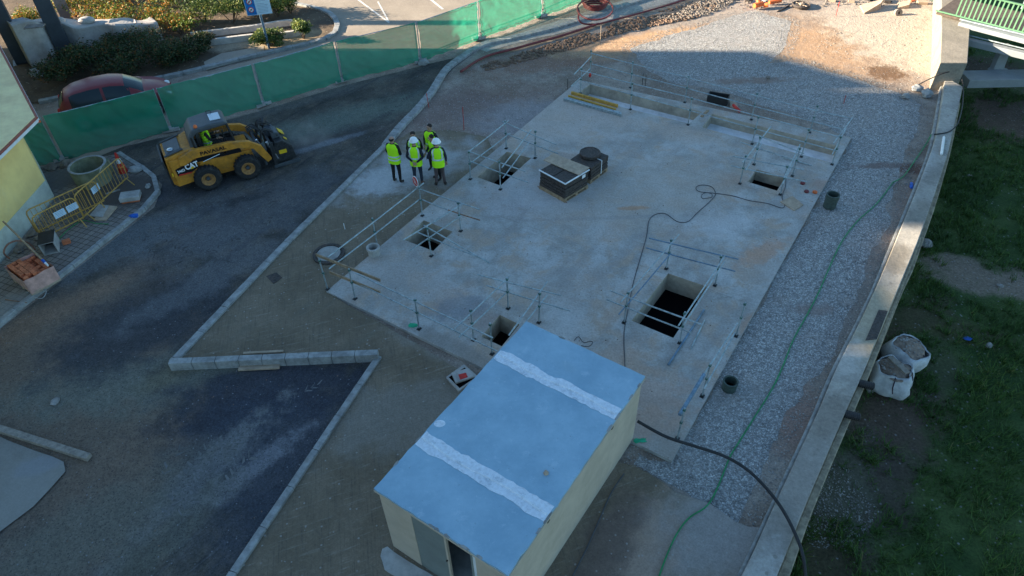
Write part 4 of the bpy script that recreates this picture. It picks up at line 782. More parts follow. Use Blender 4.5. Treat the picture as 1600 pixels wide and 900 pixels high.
bd=MB(b0).prism([(b.x,b.y) for b in (b0,b1,b2,b3)],.728,.752).build('board',M['woodpale']); tag(bd,'pale plywood board resting on top of the front pallet of covers','board')
zt=.62; g0,g1,g2=P(894,250,zt),P(928,264,zt),P(947,241,zt); ex=g1-g0; ey=g2-g1; c2=(g0+g2)/2; ang=math.atan2(ex.y,ex.x); W1,L1=ex.length,ey.length
pb=thing('pallet_stack','pallet of dark covers with a round manhole lid on top, behind the front pallet','pallet',(c2.x,c2.y,0)); o=pb.location
pallet(pb,o,Vector((c2.x,c2.y,0)),ang,W1,L1)
for k in range(4): MB(o).box((c2.x+random.uniform(-.02,.02),c2.y+random.uniform(-.02,.02),.145+.117*k+.05),(W1-.02*(k%2),L1-.02*(k%2),.1),ang+random.uniform(-.02,.02)).build('cover_layer',M['castiron'],pb,bevel=.012)
Rm=Matrix.Rotation(ang,3,'Z'); MB(o).box(Vector((c2.x,c2.y,.35))+Rm@Vector((W1/2+.004,0.1,0)),(.012,.03,.5),ang).box(Vector((c2.x,c2.y,.61))+Rm@Vector((0,.1,0)),(W1,.03,.008),ang).build('strap',M['white'],pb)
q=P(922,240,.66); ld=MB((q.x,q.y,.6)).lathe([(0,.6),(.33,.6),(.35,.62),(.35,.70),(.33,.715),(.29,.715),(.28,.705),(0,.71)],(q.x,q.y,0.012),30).build('manhole_cover',M['castiron'],smooth=False); tag(ld,'round dark manhole lid lying on the rear pallet','manhole lid')
# ------------------------------------------------------------------ timber bundle on the slab
def planks(name,label,cat,px0,px1,w,th,z,mat,n=1,stack=1):
    a=P(*px0,z);b=P(*px1,z); d=b-a; an=math.atan2(d.y,d.x); c=(a+b)/2; t=MB(c); nn=Vector((-d.y,d.x,0)).normalized()
    for s_ in range(stack):
        for k in range(n): t.box(c+nn*((k-(n-1)/2)*(w+.012)+random.uniform(-.004,.004))+Vector((0,0,th/2+s_*(th+.002))),(d.length*(1-.03*k),w,th),an+random.uniform(-.008,.008))
    return tag(t.build(name,M[mat],bevel=.004),label,cat)
planks('timber_beam','yellow formwork beam lying across the stacked tubes at the trench corner, rear one','beam',(893,147),(965,168),.07,.12,.0,'yellow_beam')
planks('timber_beam','yellow formwork beam lying across the stacked tubes at the trench corner, front one','beam',(888,153),(962,174),.07,.12,.0,'yellow_beam')
planks('tube_bundle','bundle of grey-blue tubes lying on the slab in front of the yellow beams','tubes',(882,156),(972,181),.05,.05,.0,'steel',3,2)
planks('plank','long weathered timber beam on the road at the left edge','beam',(-30,662),(140,718),.16,.12,-.08,'woodgrey')
planks('plank','short pale plank leaning at the upper side of the block wall','plank',(381,553),(443,550),.07,.05,-.04,'woodpale',1)
planks('plank','pair of short pale planks below the block wall','planks',(374,575),(438,572),.10,.05,-.07,'woodpale',2,1)
planks('plank','plank bridging the trench partition on the far slab edge','plank',(1096,183),(1106,173),.10,.04,0,'wood')
tag(sheet([rough_poly(poly((-200,640),(0,681),(98,719),(100,734),(50,790),(0,826),(-200,960)),.2,.03,8)],-.06,'concrete_patch',ground_mat('concrete_patch',(.24,.22,.19),(.30,.28,.25),.4,22,.12,[(W2(60,725),.5,.25,.3,(.28,.28,.29),.6)],.2,.006)))
# boards and hatches
def board(px,z,th,mat,name,label,cat):
    q=[P(*a,z) for a in px]; return tag(MB(q[0]).prism([(v.x,v.y) for v in q],z,z+th).build(name,M[mat],bevel=.004),label,cat)
board([(1219,316),(1241,330),(1255,321),(1238,307)],.0,.03,'woodpale','board','thin plywood square lying on the slab near the right edge','board')
hc=P(718,592,-.05)
ht_=thing('inspection_chamber','concrete chamber with its lid askew, half hidden by the shed roof','manhole',hc); o=ht_.location
q=[P(*a,0) for a in [(697,590),(725,570),(748,590),(717,612)]]; MB(o).prism([(v.x,v.y) for v in q],-.05,.03).build('frame',M['concrete'],ht_,bevel=.01)
q2=[P(*a,.04) for a in [(701,589),(726,574),(742,590),(718,606)]]; MB(o).prism([(v.x,v.y) for v in q2],.031,.034).build('opening_shade',M['pit'],ht_)  # black sheet on the frame paints the darkness inside the chamber
q3=[P(*a,.1) for a in [(705,582),(731,575),(741,588),(712,598)]]; MB(o).prism([(v.x,v.y) for v in q3],.04,.10).build('lid',M['concrete'],ht_,bevel=.01)
q4=[P(*a,.11) for a in [(716,585),(728,582),(731,589),(719,593)]]; MB(o).prism([(v.x,v.y) for v in q4],.101,.106).build('red_mark',M['red'],ht_)
mc=P(427,435,-.05); mh=board([(416,432),(432,426),(441,434),(428,444)],-.05,.015,'castiron','manhole_cover','square dark cover set in the sand left of the manhole ring','manhole cover')
# round manhole at slab corner
q=P(514,398,-.05); mr=thing('manhole','round manhole with concrete lid in a dark ring at the left slab corner','manhole',q); o=mr.location
MB(o).lathe([(0,-.04),(.32,-.04),(.35,-.02),(.35,.005),(0,.01)],(q.x,q.y,.0),32).build('lid',M['stonesdark2'],mr); MB(o).lathe([(.38,-.05),(.47,-.05),(.47,.01),(.38,.01),(.38,-.05)],(q.x,q.y,0),32).build('ring',M['castiron'],mr)
tubething('wire',[(494,398),(505,388),(523,388),(536,398),(532,408)],.012,'cable','dark wire curled on the round manhole','wire',-.02,None,6)
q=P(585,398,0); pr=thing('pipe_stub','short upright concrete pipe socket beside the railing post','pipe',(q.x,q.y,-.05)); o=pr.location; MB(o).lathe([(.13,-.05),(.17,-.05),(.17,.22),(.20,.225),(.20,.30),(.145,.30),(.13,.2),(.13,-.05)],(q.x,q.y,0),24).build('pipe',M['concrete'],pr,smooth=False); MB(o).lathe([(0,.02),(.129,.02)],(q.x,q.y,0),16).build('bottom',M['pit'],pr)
for px,r,h,lb in (((1296,322),.19,.40,'dark green plastic pipe standing in the gravel by the slab edge, upper one'),((1139,606),.17,.20,'dark green plastic pipe ring in the gravel by the slab edge, lower one')):
    q=P(*px,-.05); t=thing('pipe_stub',lb,'pipe',(q.x,q.y,-.07)); o=t.location
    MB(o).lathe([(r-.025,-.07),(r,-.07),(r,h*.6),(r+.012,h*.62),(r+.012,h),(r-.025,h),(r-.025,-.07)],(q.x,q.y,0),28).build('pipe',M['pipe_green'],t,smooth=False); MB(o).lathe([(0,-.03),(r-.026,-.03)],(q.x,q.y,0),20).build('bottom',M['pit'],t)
for i,(px,mt,lb) in enumerate((((1254,287),'maroon','small dark red cap on the slab near its right edge, topmost of three'),((1260,300),'maroon','small dark red cap on the slab near its right edge, left of the orange one'),((1273,301),'orangeplastic','small orange cap on the slab near its right edge'))):
    q=P(*px,0); tag(MB(q).lathe([(0,0),(.075,0),(.075,.05),(.055,.06),(0,.045)],q,14).build('pipe_plug',M[mt],smooth=True),lb,'cap')
# black tray and red can behind the rear railing
tr=thing('crate','open black plastic crate behind the rear railing','crate',P(1121,160,-.1)); o=tr.location; q=P(1121,160,-.1); an=(lambda v: math.atan2(v.y,v.x))(P(1136,163)-P(1106,158))
mb=MB(o); Rm=Matrix.Rotation(an,3,'Z')
mb.box(q+Vector((0,0,.02)),(.75,.4,.03),an)
for dx,dy,sx,sy in ((0,.2,.78,.03),(0,-.2,.78,.03),(.385,0,.03,.37),(-.385,0,.03,.37)): mb.box(q+Rm@Vector((dx,dy,.17)),(sx,sy,.28),an)
mb.build('tub',M['black'],tr,bevel=.008)
cq=P(1152,168,-.05); tag(MB(cq).tube([P(1146,164,.05),P(1156,174,.05)],.06,12).build('can',M['red'],smooth=True),'small red canister lying on the gravel beside the black crate','canister')
tag(board([(1140,158),(1150,160),(1155,172),(1141,168)],-.05,.02,'woodpale','board','pale scrap of board next to the black crate','board'))
for px,z,hh,mt,lb in (((1003,135),-.1,.55,'black','thin dark stake behind the rear railing, left one'),((1008,136),-.1,.5,'black','thin dark stake behind the rear railing, right one'),((887,140),-.1,.45,'black','short stake at the slab corner near the yellow beams'),((938,66),-.1,.75,'woodpale','thin wooden stake on the sunlit earth'),((725,203),-.1,.95,'red','thin red marking rod in the earth right of the workers'),((670,168),-.1,.6,'red','thin red marking rod beside the kerb'),((757,58),-.1,.65,'black','dark iron rod standing by the fence foot'),((539,358),-.05,.22,'white','small white marker pin in the sand'),((1306,26),-.1,.7,'red','thin stake on the orange earth'),((1318,162),-.07,.35,'red','small red survey stake in the gravel')):
    q=P(*px,z); tag(MB(q).tube([q,q+Vector((random.uniform(-.03,.03),0,hh))],.012,6).build('stake',M[mt]),lb,'stake')
# green cloth scraps, blue paint marks
tag(MB(P(645,512)).ell(P(645,508,.01),(.12,.07,.012),9,5,None,.8,3).build('cloth_scrap',M['green_cloth']),'bright green plastic scrap at the foot of the railing post','scrap')
tag(MB(P(1001,688)).ell(P(1001,688,.01),(.16,.06,.012),9,5,None,.8,5).build('cloth_scrap',M['green_cloth']),'bright green paint-stained scrap beside the shed corner','scrap')
tag(MB(P(1424,290,-.09)).ell(P(1424,290,-.07),(.06,.2,.03),9,5,Matrix.Rotation(-.4,3,'Z'),.8,6).build('bag',M['bluec']),'small blue plastic bag on the bare strip beside the wall','bag')
tag(MB(P(1512,529,-2)).ell(P(1512,529,-1.96),(.13,.07,.03),9,5,None,.8,8).build('bag',M['bluec']),'small blue litter lying in the grass','litter')
# pipes through the wall
for i,(px,lb) in enumerate((((1352,600),'black corrugated pipe end lying over the wall edge, upper one'),((1330,648),'black corrugated pipe end lying over the wall edge, lower one'))):
    a=P(px[0]-11,px[1]-2,.16);b=P(px[0]+13,px[1]+4,.12); n=16; pts=[a.lerp(b,k/n) for k in range(n+1)]; tag(MB(a).tube(pts,[.10 if k%2 else .084 for k in range(n+1)],14).build('pipe_sleeve',M['black']),lb,'pipe')
q=[P(*a,.253) for a in [(1373,484),(1387,486),(1370,530),(1352,532)]]; tag(MB(q[0]).prism([(v.x,v.y) for v in q],.252,.262).build('wall_patch',M['lead'] if 'lead' in M else M['castiron']),'dark grey rectangular plate on the wall coping','plate')
tag(MB(P(1475,215,.3)).tube([P(1475,214,.30),P(1471,241,.30)],.045,4).build('white_block',M['white']),'pale narrow block lying on the wall coping','block')
# ------------------------------------------------------------------ green fence
FB=[(100,250),(268,205),(412,165),(534,128),(656,97),(748,62),(845,27)]
FP=[P(*q,-.08) for q in FB]; FP=[FP[0]+(FP[0]-FP[1]).normalized()*2.1]+FP
FP+= [P(925,-2,-.1),P(1010,-28,-.1),P(1100,-60,-.1)]
FL=['netted fence panel at the left end, running behind the yellow house','green netted fence panel in front of the red car','green netted fence panel behind the yellow loader','green netted fence panel behind the loader attachment, below the blue sign','green netted fence panel right in front of the road bend','green netted fence panel with a sunlit gap, left of the end of the red pipe','half sunlit green netted fence panel to the right of the road end','sunlit green fence panel with a strip of yellow and black tape','fully sunlit green fence panel above the red pipe coil','green fence panel beyond the top edge of the picture']
HF=1.74
for i in range(len(FP)-1):
    a,b=FP[i],FP[i+1]; d=(b-a); L=d.length; u=d.normalized(); nn=Vector((-u.y,u.x,0)); t=thing('mesh_fence',FL[i],'fence panel',a,0,'green netted site fence panels'); o=t.location
    h0=Vector((0,0,.08)); A=a+u*.06; Bq=b-u*.06
    for q in (A,Bq): MB(o).cyl(q+h0*.3,q+Vector((0,0,HF)),.021,8).build('post',M['steel'],t)
    MB(o).cyl(A+Vector((0,0,HF-.03)),Bq+Vector((0,0,HF-.03)),.017,6).cyl(A+Vector((0,0,.18)),Bq+Vector((0,0,.18)),.017,6).build('rail',M['steel'],t)
    mb=MB(o); k=int(L/.11)
    for j in range(1,k): q=A.lerp(Bq,j/k)+nn*.0; mb.tube([q+Vector((0,0,.18)),q+Vector((0,0,HF-.03))],.0025,3,caps=False)
    for j in range(1,8): z=.18+(HF-.21)*j/8; mb.tube([A+Vector((0,0,z)),Bq+Vector((0,0,z))],.0025,3,caps=False)
    mb.build('wire_mesh',M['steel'],t)
    nu,nv=70,24; vs=[];fs=[]
    for v in range(nv+1):
        for k in range(nu+1):
            s=k/nu; w=v/nv; top=HF+.04-.09*math.sin(math.pi*s)*(.4+.6*noise.noise(Vector((i*2.2,s*3,0))))-.03*abs(noise.noise(Vector((s*12,i,3)))); bot=.06+.03*noise.noise(Vector((s*6,i,8)))
            q=A.lerp(Bq,s); wr=.10*(1-abs(noise.noise(Vector((s*4+w*2.5+i*3,w*1.5-s*1.2,1))))*2.4)+.05*noise.noise(Vector((s*5+i*3,w*2.5,1)))+.05*math.sin(math.pi*s)*math.sin(math.pi*w)*noise.noise(Vector((i*5.1,1.5,2)))*2+.02*noise.noise(Vector((s*22+w*14,w*8-s*9,i)))
            vs.append(q-nn*(.045+abs(wr))+Vector((0,0,bot+(top-bot)*w)))
    for v in range(nv):
        for k in range(nu): c=v*(nu+1)+k; fs.append((c,c+1,c+nu+2,c+nu+1))
    MB(o).add(vs,fs).build('netting',M['netting'],t,smooth=True)
    if i==7:
        mb=MB(o)
        for k in range(8): q0=A.lerp(Bq,.03+k*.118); q1=A.lerp(Bq,.03+k*.118+.085); mb.add([q0-nn*.115+Vector((0,0,1.22+.012*k)),q1-nn*.115+Vector((0,0,1.22+.012*k)),q1-nn*.115+Vector((0,0,1.34+.012*k)),q0-nn*.115+Vector((0,0,1.34+.012*k))],[(0,1,2,3)])
        M['tapey']=simple('yellow_tape',(.75,.72,.02),.5); mb.build('tape',M['tapey'],t)
FTL=['fence foot block beside the yellow house','fence foot block hidden behind the concrete ring','fence foot block behind the rear of the loader','pale fence foot block behind the loader attachment','fence foot block in front of the road bend','fence foot block by the pale round stone','fence foot block at the end of the kerb, half in sun','fence foot block with a white cap on the concrete strip','fence foot block beside the pipe coil','fence foot block above the rubble ridge']
for i,q in enumerate(FP[:-1]):
    u=(FP[1]-FP[0]).normalized(); an=math.atan2(u.y,u.x)+random.uniform(-.15,.15)
    ob=MB(q).box(q+Vector((0,0,.085)),(.62,.24,.13),an).box(q+Vector((0,0,.16)),(.28,.2,.03),an).build('ballast_block',M['kerb'],bevel=.02); tag(ob,FTL[i],'fence foot','concrete feet of the green fence')
# concrete strip along the fence near the coil
sheet([rough_poly(poly((745,72),(800,52),(860,33),(940,8),(1010,-14),(1100,-30),(1060,-2),(1000,14),(930,36),(860,52),(800,66),(760,78)),.3,.05,9)],-.092,'concrete_strip',ground_mat('strip',(.34,.31,.28),(.45,.41,.36),1.2,14,.35,[],.6,.03,[(12,.85,(.2,.18,.16),.7)]))
# ------------------------------------------------------------------ people
M['skin']=simple('skin',(.42,.24,.17),.6,0,.1); M['navy']=simple('navy_cloth',(.014,.018,.03),.85,0,.3); M['jeans']=simple('dark_jeans',(.02,.03,.05),.85,0,.3)
M['blackcloth']=simple('black_cloth',(.012,.012,.014),.85,0,.3); M['browncloth']=simple('brown_trousers',(.09,.065,.065),.85,0,.25); M['shoe']=simple('shoe_leather',(.03,.022,.02),.5); M['shoebrown']=simple('brown_shoe',(.14,.07,.05),.6)
def vestm():
    t=NT('hi_vis_yellow'); t.pos(True); c=t.mix(t.noise(7,4,.6),(.44,.93,.01),(.56,1,.03)); return t.done(c,.7,t.bump(t.noise(14,3,.6),.4,.02),0,.2)
M['vest']=vestm(); M['reflect']=simple('reflective_band',(.55,.62,.62),.35); M['hair']=simple('dark_hair',(.025,.018,.015),.8); M['helmet']=simple('white_helmet',(.82,.84,.86),.3,0,.05); M['shirt']=simple('pale_shirt',(.4,.5,.62),.8)
def skin_mesh(verts,edges,rad,sub=2,root=0):
    me=D.meshes.new('t'); me.from_pydata(verts,edges,[]); ob=D.objects.new('t',me); COL.objects.link(ob)
    sm=ob.modifiers.new('s','SKIN'); sm.use_smooth_shade=True
    for i,r in enumerate(rad):
        sv=me.skin_vertices[0].data[i]; sv.radius=r if isinstance(r,tuple) else (r,r)
    me.skin_vertices[0].data[root].use_root=True
    ob.modifiers.new('u','SUBSURF').levels=sub
    dg=bpy.context.evaluated_depsgraph_get(); dg.update(); ev=ob.evaluated_get(dg); out=D.meshes.new_from_object(ev)
    v=[w.co.copy() for w in out.vertices]; f=[tuple(p.vertices) for p in out.polygons]
    D.objects.remove(ob); D.meshes.remove(me); D.meshes.remove(out); return v,f
def person(px,z,label,heading,pose=None,top='navy',legs='blackcloth',shoes='shoe',helmet=False,hair='hair',bald=False,bands='h2',h=1.76,vertical=False,loc=None,rot=None,seat=False,lean=0,headturn=0):
    "figure faces local +Y; right hand is +X"
    base=loc if loc is not None else P(*px,z)
    t=thing('person',label,'person',base,0,'workers in high-visibility vests')
    J=dict(pel=(0,0,.95),spi=(0,.0,1.14),che=(0,.01,1.33),nck=(0,0,1.485),hd0=(0,.015,1.56),hd1=(0,.02,1.64),hd2=(0,.005,1.715),
      shR=(.175,0,1.41),elR=(.255,-.03,1.13),wrR=(.25,.07,.90),shL=(-.175,0,1.41),elL=(-.255,-.03,1.13),wrL=(-.25,.07,.90),
      hpR=(.095,0,.90),knR=(.11,.02,.50),anR=(.12,-.02,.09),toR=(.14,.16,.035),hpL=(-.095,0,.90),knL=(-.11,.02,.50),anL=(-.12,-.02,.09),toL=(-.14,.16,.035))
    J.update(pose or {})
    K=h/1.76; Rz=Matrix.Rotation(heading,3,'Z'); J={k:Vector(v) for k,v in J.items()}
    if lean:
        Ml=Matrix.Rotation(-lean,3,'X')
        for k in J:
            if J[k].z>.92 or k[:2] in('sh','el','wr','hd'): J[k]=Vector((0,0,.92))+Ml@(J[k]-Vector((0,0,.92)))
    names=list(J); rad=dict(pel=(.155,.115),spi=(.145,.105),che=(.165,.115),nck=.055,hd0=.068,hd1=(.077,.092),hd2=(.06,.07),shR=.068,shL=.068,elR=.048,elL=.048,wrR=.03,wrL=.03,hpR=.09,hpL=.09,knR=.062,knL=.062,anR=.043,anL=.043,toR=(.042,.03),toL=(.042,.03))
    ed=[('pel','spi'),('spi','che'),('che','nck'),('nck','hd0'),('hd0','hd1'),('hd1','hd2'),('che','shR'),('shR','elR'),('elR','wrR'),('che','shL'),('shL','elL'),('elL','wrL'),('pel','hpR'),('hpR','knR'),('knR','anR'),('anR','toR'),('pel','hpL'),('hpL','knL'),('knL','anL'),('anL','toL')]
    v,f=skin_mesh([J[n] for n in names],[(names.index(a),names.index(b)) for a,b in ed],[rad[n] for n in names],2,0)
    mb=MB(); mb.add(v,f); nb=len(f); kinds=['']*nb
    # hands: palm, four unequal curled fingers and a thumb
    for s,sx in (('R',1),('L',-1)):
        w=J['wr'+s]; e=J['el'+s]; d=(w-e).normalized(); side=d.cross(Vector((0,0,1))); side=side.normalized() if side.length>.2 else Vector((0,1,0)); nrm=side.cross(d).normalized(); Mh=Matrix((side,d,nrm)).transposed()
        n0=len(mb.f); mb.ell(w+d*.055,(.042,.058,.02),8,6,Mh)
        for k,(off,ln) in enumerate(((-.03,.07),(-.01,.08),(.011,.076),(.031,.06))):
            p0=w+d*.085+side*off; p1=p0+d*ln*.5-nrm*.012; p2=p1+d*ln*.35-nrm*.03; mb.tube([p0,p1,p2],[.0105,.0095,.007],5)
        p0=w+d*.03+side*-.035*sx; mb.tube([p0,p0+side*-.025*sx+d*.03,p0+side*-.03*sx+d*.055-nrm*.02],[.013,.011,.008],5)
        kinds+=['skin']*(len(mb.f)-n0)
    # face: nose, ears, eyes, mouth (head frame turned)
    hc=J['hd1'].copy(); Mt=Matrix.Rotation(headturn,3,'Z'); n0=len(mb.f)
    mb.ell(hc+Mt@Vector((0,.097,-.012)),(.014,.02,.024),6,5,Mt)
    for s in(-1,1): mb.ell(hc+Mt@Vector((s*.079,.0,-.01)),(.012,.02,.032),6,5,Mt)
    mb.ell(hc+Mt@Vector((0,.078,-.058)),(.026,.014,.008),6,4,Mt); kinds+=['skin']*(len(mb.f)-n0); n0=len(mb.f)
    for s in(-1,1): mb.ell(hc+Mt@Vector((s*.03,.083,.012)),(.012,.008,.007),6,4,Mt)
    kinds+=['eye']*(len(mb.f)-n0)
    mb.v=[Rz@(q*K) for q in mb.v]
    ob=mb.build('body',M['skin'],t,smooth=True); me=ob.data
    for x in (top,legs,shoes,'blackcloth'): me.materials.append(M[x])
    vv=[Vector(q) for q in mb.v]; iz=Rz.inverted()
    for p,kd in zip(me.polygons,kinds):
        c=iz@p.center/K
        if kd=='skin': p.material_index=0
        elif kd=='eye': p.material_index=4
        else:
            dH=min((c-J['wrR']).length,(c-J['wrL']).length)
            hp=J['nck'].z+.01 if not lean else None
            if (c-J['hd1']).length<.135 or (c-J['hd0']).length<.085: p.material_index=0
            elif dH<.045: p.material_index=0
            elif min((c-J['toR']).length,(c-J['anR']).length,(c-J['toL']).length,(c-J['anL']).length)<.12: p.material_index=3
            elif min([(c-J[k]).length for k in('knR','knL','hpR','hpL')])<.26 and c.z<J['pel'].z+.03 and dH>.12 and (c-J['elR']).length>.13 and (c-J['elL']).length>.13: p.material_index=2
            elif c.z<.5 and not seat: p.material_index=2
            else: p.material_index=1
    # vest
    Ml=Matrix.Rotation(-lean,3,'X') if lean else Matrix.Identity(3); pv=Vector((0,0,.92))
    dz=J['pel'].z-.95; 
    def vp(th,z,k=0.0):
        prof=[(.80,.205,.155),(.95,.20,.150),(1.10,.192,.142),(1.25,.205,.145),(1.36,.212,.140),(1.43,.185,.12),(1.475,.12,.095),(1.49,.078,.075)]
        for (z0,a0,b0),(z1,a1,b1) in zip(prof,prof[1:]):
            if z<=z1: s=(z-z0)/(z1-z0); break
        else: s=1
        a=a0+(a1-a0)*s+k; b=b0+(b1-b0)*s+k; q=Vector((a*math.copysign(abs(math.cos(th))**.85,math.cos(th)),b*math.copysign(abs(math.sin(th))**.85,math.sin(th)),z)); q+=q*.06*noise.noise(q*7+Vector(base))+q*.03*noise.noise(q*16+Vector(base))
        q.z=z+dz; q.y+=.005; return Rz@((pv+Ml@(q-pv))*K) if lean else Rz@(q*K)
    n=28; zs=[.80 if not seat else .92,.87 if not seat else .95,.95,1.02,1.10,1.18,1.25,1.31,1.36,1.40,1.43,1.455,1.475,1.49]; vs=[vp(2*math.pi*k/n,z) for z in zs for k in range(n)]
    fs=[(i*n+k,i*n+(k+1)%n,(i+1)*n+(k+1)%n,(i+1)*n+k) for i in range(len(zs)-1) for k in range(n)]
    ve=MB().add(vs,fs).build('vest',M['vest'],t,smooth=True)
    def band(z0,z1): MB().add([vp(2*math.pi*k/n,z,.006) for z in (z0,z1) for k in range(n)],[(k,(k+1)%n,n+(k+1)%n,n+k) for k in range(n)]).build('reflective_band',M['reflect'],ve,smooth=True)
    def strip(th,wd,z0,z1):
        m_=12; vs=[vp(th+sg_*wd/2,z0+(z1-z0)*k/m_,.007) for k in range(m_+1) for sg_ in(-1,1)]; MB().add(vs,[(2*k,2*k+1,2*k+3,2*k+2) for k in range(m_)]).build('reflective_band',M['reflect'],ve,smooth=True)
    if bands=='h2': band(.93,.98); band(1.04,1.09)
    else:
        band(1.06,1.115)
        for th in (R(90-42),R(90+42),R(270-42),R(270+42)): strip(th,.33,1.115,1.475)
    hz=Rz@((J['hd1'])*K); HM=Rz@Mt
    if helmet:
        he=MB().lathe([(.155,-.002),(.158,.004),(.128,.012),(.125,.05),(.108,.092),(.07,.122),(.0,.135)],hz+HM@Vector((0,.0,.025)),20,HM).build('helmet',M['helmet'],t,smooth=True)
        MB().ell(hz+HM@Vector((0,.125,.03)),(.075,.06,.008),10,4,HM).build('peak',M['helmet'],he,smooth=True); MB().tube([hz+HM@Vector((0,.10*math.cos(a),.035+.128*math.sin(a))) for a in [math.pi*k/8 for k in range(1,8)]],.010,6).build('ridge',M['helmet'],he,smooth=True)
        MB().ell(hz+HM@Vector((0,-.018,-.005)),(.086,.082,.06),12,7,HM).build('hair',M[hair],t,smooth=True)
    else:
        mb=MB()
        if bald: mb.ell(hz+HM@Vector((0,-.022,-.012)),(.086,.083,.055),14,8,HM,.1)
        else: mb.ell(hz+HM@Vector((0,-.030,.035)),(.086,.084,.070),16,9,HM,.18,3)
        mb.build('hair',M[hair],t,smooth=True)
    return t
A=math.atan2
back=dict(elR=(.27,-.07,1.13),wrR=(.06,-.19,.99),elL=(-.27,-.07,1.13),wrL=(-.04,-.20,1.01),shR=(.175,-.02,1.40),shL=(-.175,-.02,1.40))
front=dict(elR=(.25,.02,1.12),wrR=(.06,.20,1.05),elL=(-.25,.02,1.12),wrL=(-.05,.21,1.03))
person((622,286),-.05,'bald worker in black seen from behind, standing leftmost of the group, arms in front',R(-22),front,legs='blackcloth',top='blackcloth',bald=True,bands='h2',h=1.80,headturn=.1)
q=P(644,203,1.73); person(None,0,'dark haired worker facing the camera, half hidden behind the first white helmet',R(185),front,top='blackcloth',bands='h0',legs='jeans',h=1.76,loc=Vector((q.x,q.y,-.08)))
person((655,289),-.05,'worker in jeans and white helmet with hands clasped behind his back',R(-8),back,legs='jeans',top='navy',shoes='shoebrown',helmet=True,bands='v')
q=P(670,190,1.78); person(None,0,'worker with pale shirt under an open vest, furthest back, looking left',R(150),dict(elR=(.26,.0,1.12),wrR=(.12,.22,1.02),elL=(-.27,-.05,1.14),wrL=(-.2,.1,.98)),top='blackcloth',legs='blackcloth',h=1.8,loc=Vector((q.x,q.y,-.09)),bands='h2')
q=P(678,206,1.72); person(None,0,'dark haired worker bending slightly forward and gesturing to the left',R(118),dict(elR=(.26,.1,1.16),wrR=(.12,.30,1.1),elL=(-.26,.05,1.14),wrL=(-.10,.26,1.05)),top='navy',legs='blackcloth',h=1.77,loc=Vector((q.x,q.y,-.08)),bands='h2',lean=.16)
person((689,291),-.05,'worker in brown trousers and white helmet with one elbow out, rightmost of the front row',R(4),dict(elL=(-.34,-.08,1.16),wrL=(-.16,.10,1.10),anR=(.15,-.02,.09),anL=(-.14,-.02,.09),toR=(.19,.15,.035),toL=(-.2,.14,.035)),legs='browncloth',top='navy',helmet=True,bands='v')
# ------------------------------------------------------------------ skid steer loader
wr_,wf_=P(331,294,-.08),P(392,277,-.08); dv=wf_-wr_; HDG=math.atan2(dv.y,dv.x); WB=dv.length
fx=Vector((math.cos(HDG),math.sin(HDG),0)); fy=Vector((-fx.y,fx.x,0)); ctr=(wr_+wf_)/2+fy*.78
M['machine']=simple('machine_yellow',(.52,.215,.022),.6,0,.25,4,0,((.20,.12,.06),.85)); M['machinegrey']=simple('cab_grey',(.065,.075,.085),.5,0,.15); M['tyre']=simple('tyre_rubber',(.022,.022,.023),.85,0,.3,12,.2,((.10,.085,.07),.6)); M['rim']=simple('yellow_rim',(.36,.18,.06),.6,0,.25,8,0,((.25,.17,.1),.6)); M['decal_black']=flat((.008,.008,.01),.4,0,'decal_black'); M['decal_white']=flat((.8,.8,.8),.5,0,'decal_white'); M['decal_yellow']=flat((.8,.5,.02),.5,0,'decal_yellow'); M['chrome']=flat((.5,.52,.55),.25,.9,'chrome')
ld=thing('skid_steer_loader','yellow skid steer loader with lettering on its side and a planer in front','loader',(ctr.x,ctr.y,-.08),HDG)
def L_(name,mat,fn,parent=ld,bevel=.015,smooth=False):
    mb=MB(); fn(mb); return mb.build(name,M[mat],parent,bevel=bevel,smooth=smooth)
XZ=lambda y:(lambda u,v,w:Vector((u,y+w,v)))
# chassis
L_('chassis','machine',lambda b:b.slab([(-1.15,.42),(-.9,.28),(.95,.28),(1.0,.55),(.95,.95),(-.55,1.0),(-1.2,.85)],XZ(0),1.05))
# rear engine housing
L_('engine_cover','machine',lambda b:b.slab([(-1.76,.42),(-1.62,.28),(-1.12,.34),(-.72,1.0),(-.72,1.46),(-1.05,1.48),(-1.70,1.34)],XZ(0),1.20),bevel=.04)
L_('engine_grille','machinegrey',lambda b:b.box((-1.38,0,1.43),(.50,.84,.05),rot=Matrix.Rotation(-.2,3,'Y')))
L_('exhaust_cap','chrome',lambda b:b.ell((-1.45,-.25,1.46),(.12,.1,.05),12,6),smooth=True,bevel=0)
for y in(-.5,.5): L_('hood_frame','machinegrey',lambda b:b.box((-1.38,y,1.45),(.62,.05,.06),rot=Matrix.Rotation(-.2,3,'Y')))
L_('rear_bumper','darkmetal',lambda b:b.box((-1.76,0,.80),(.06,1.24,1.0),rot=Matrix.Rotation(-.06,3,'Y')))
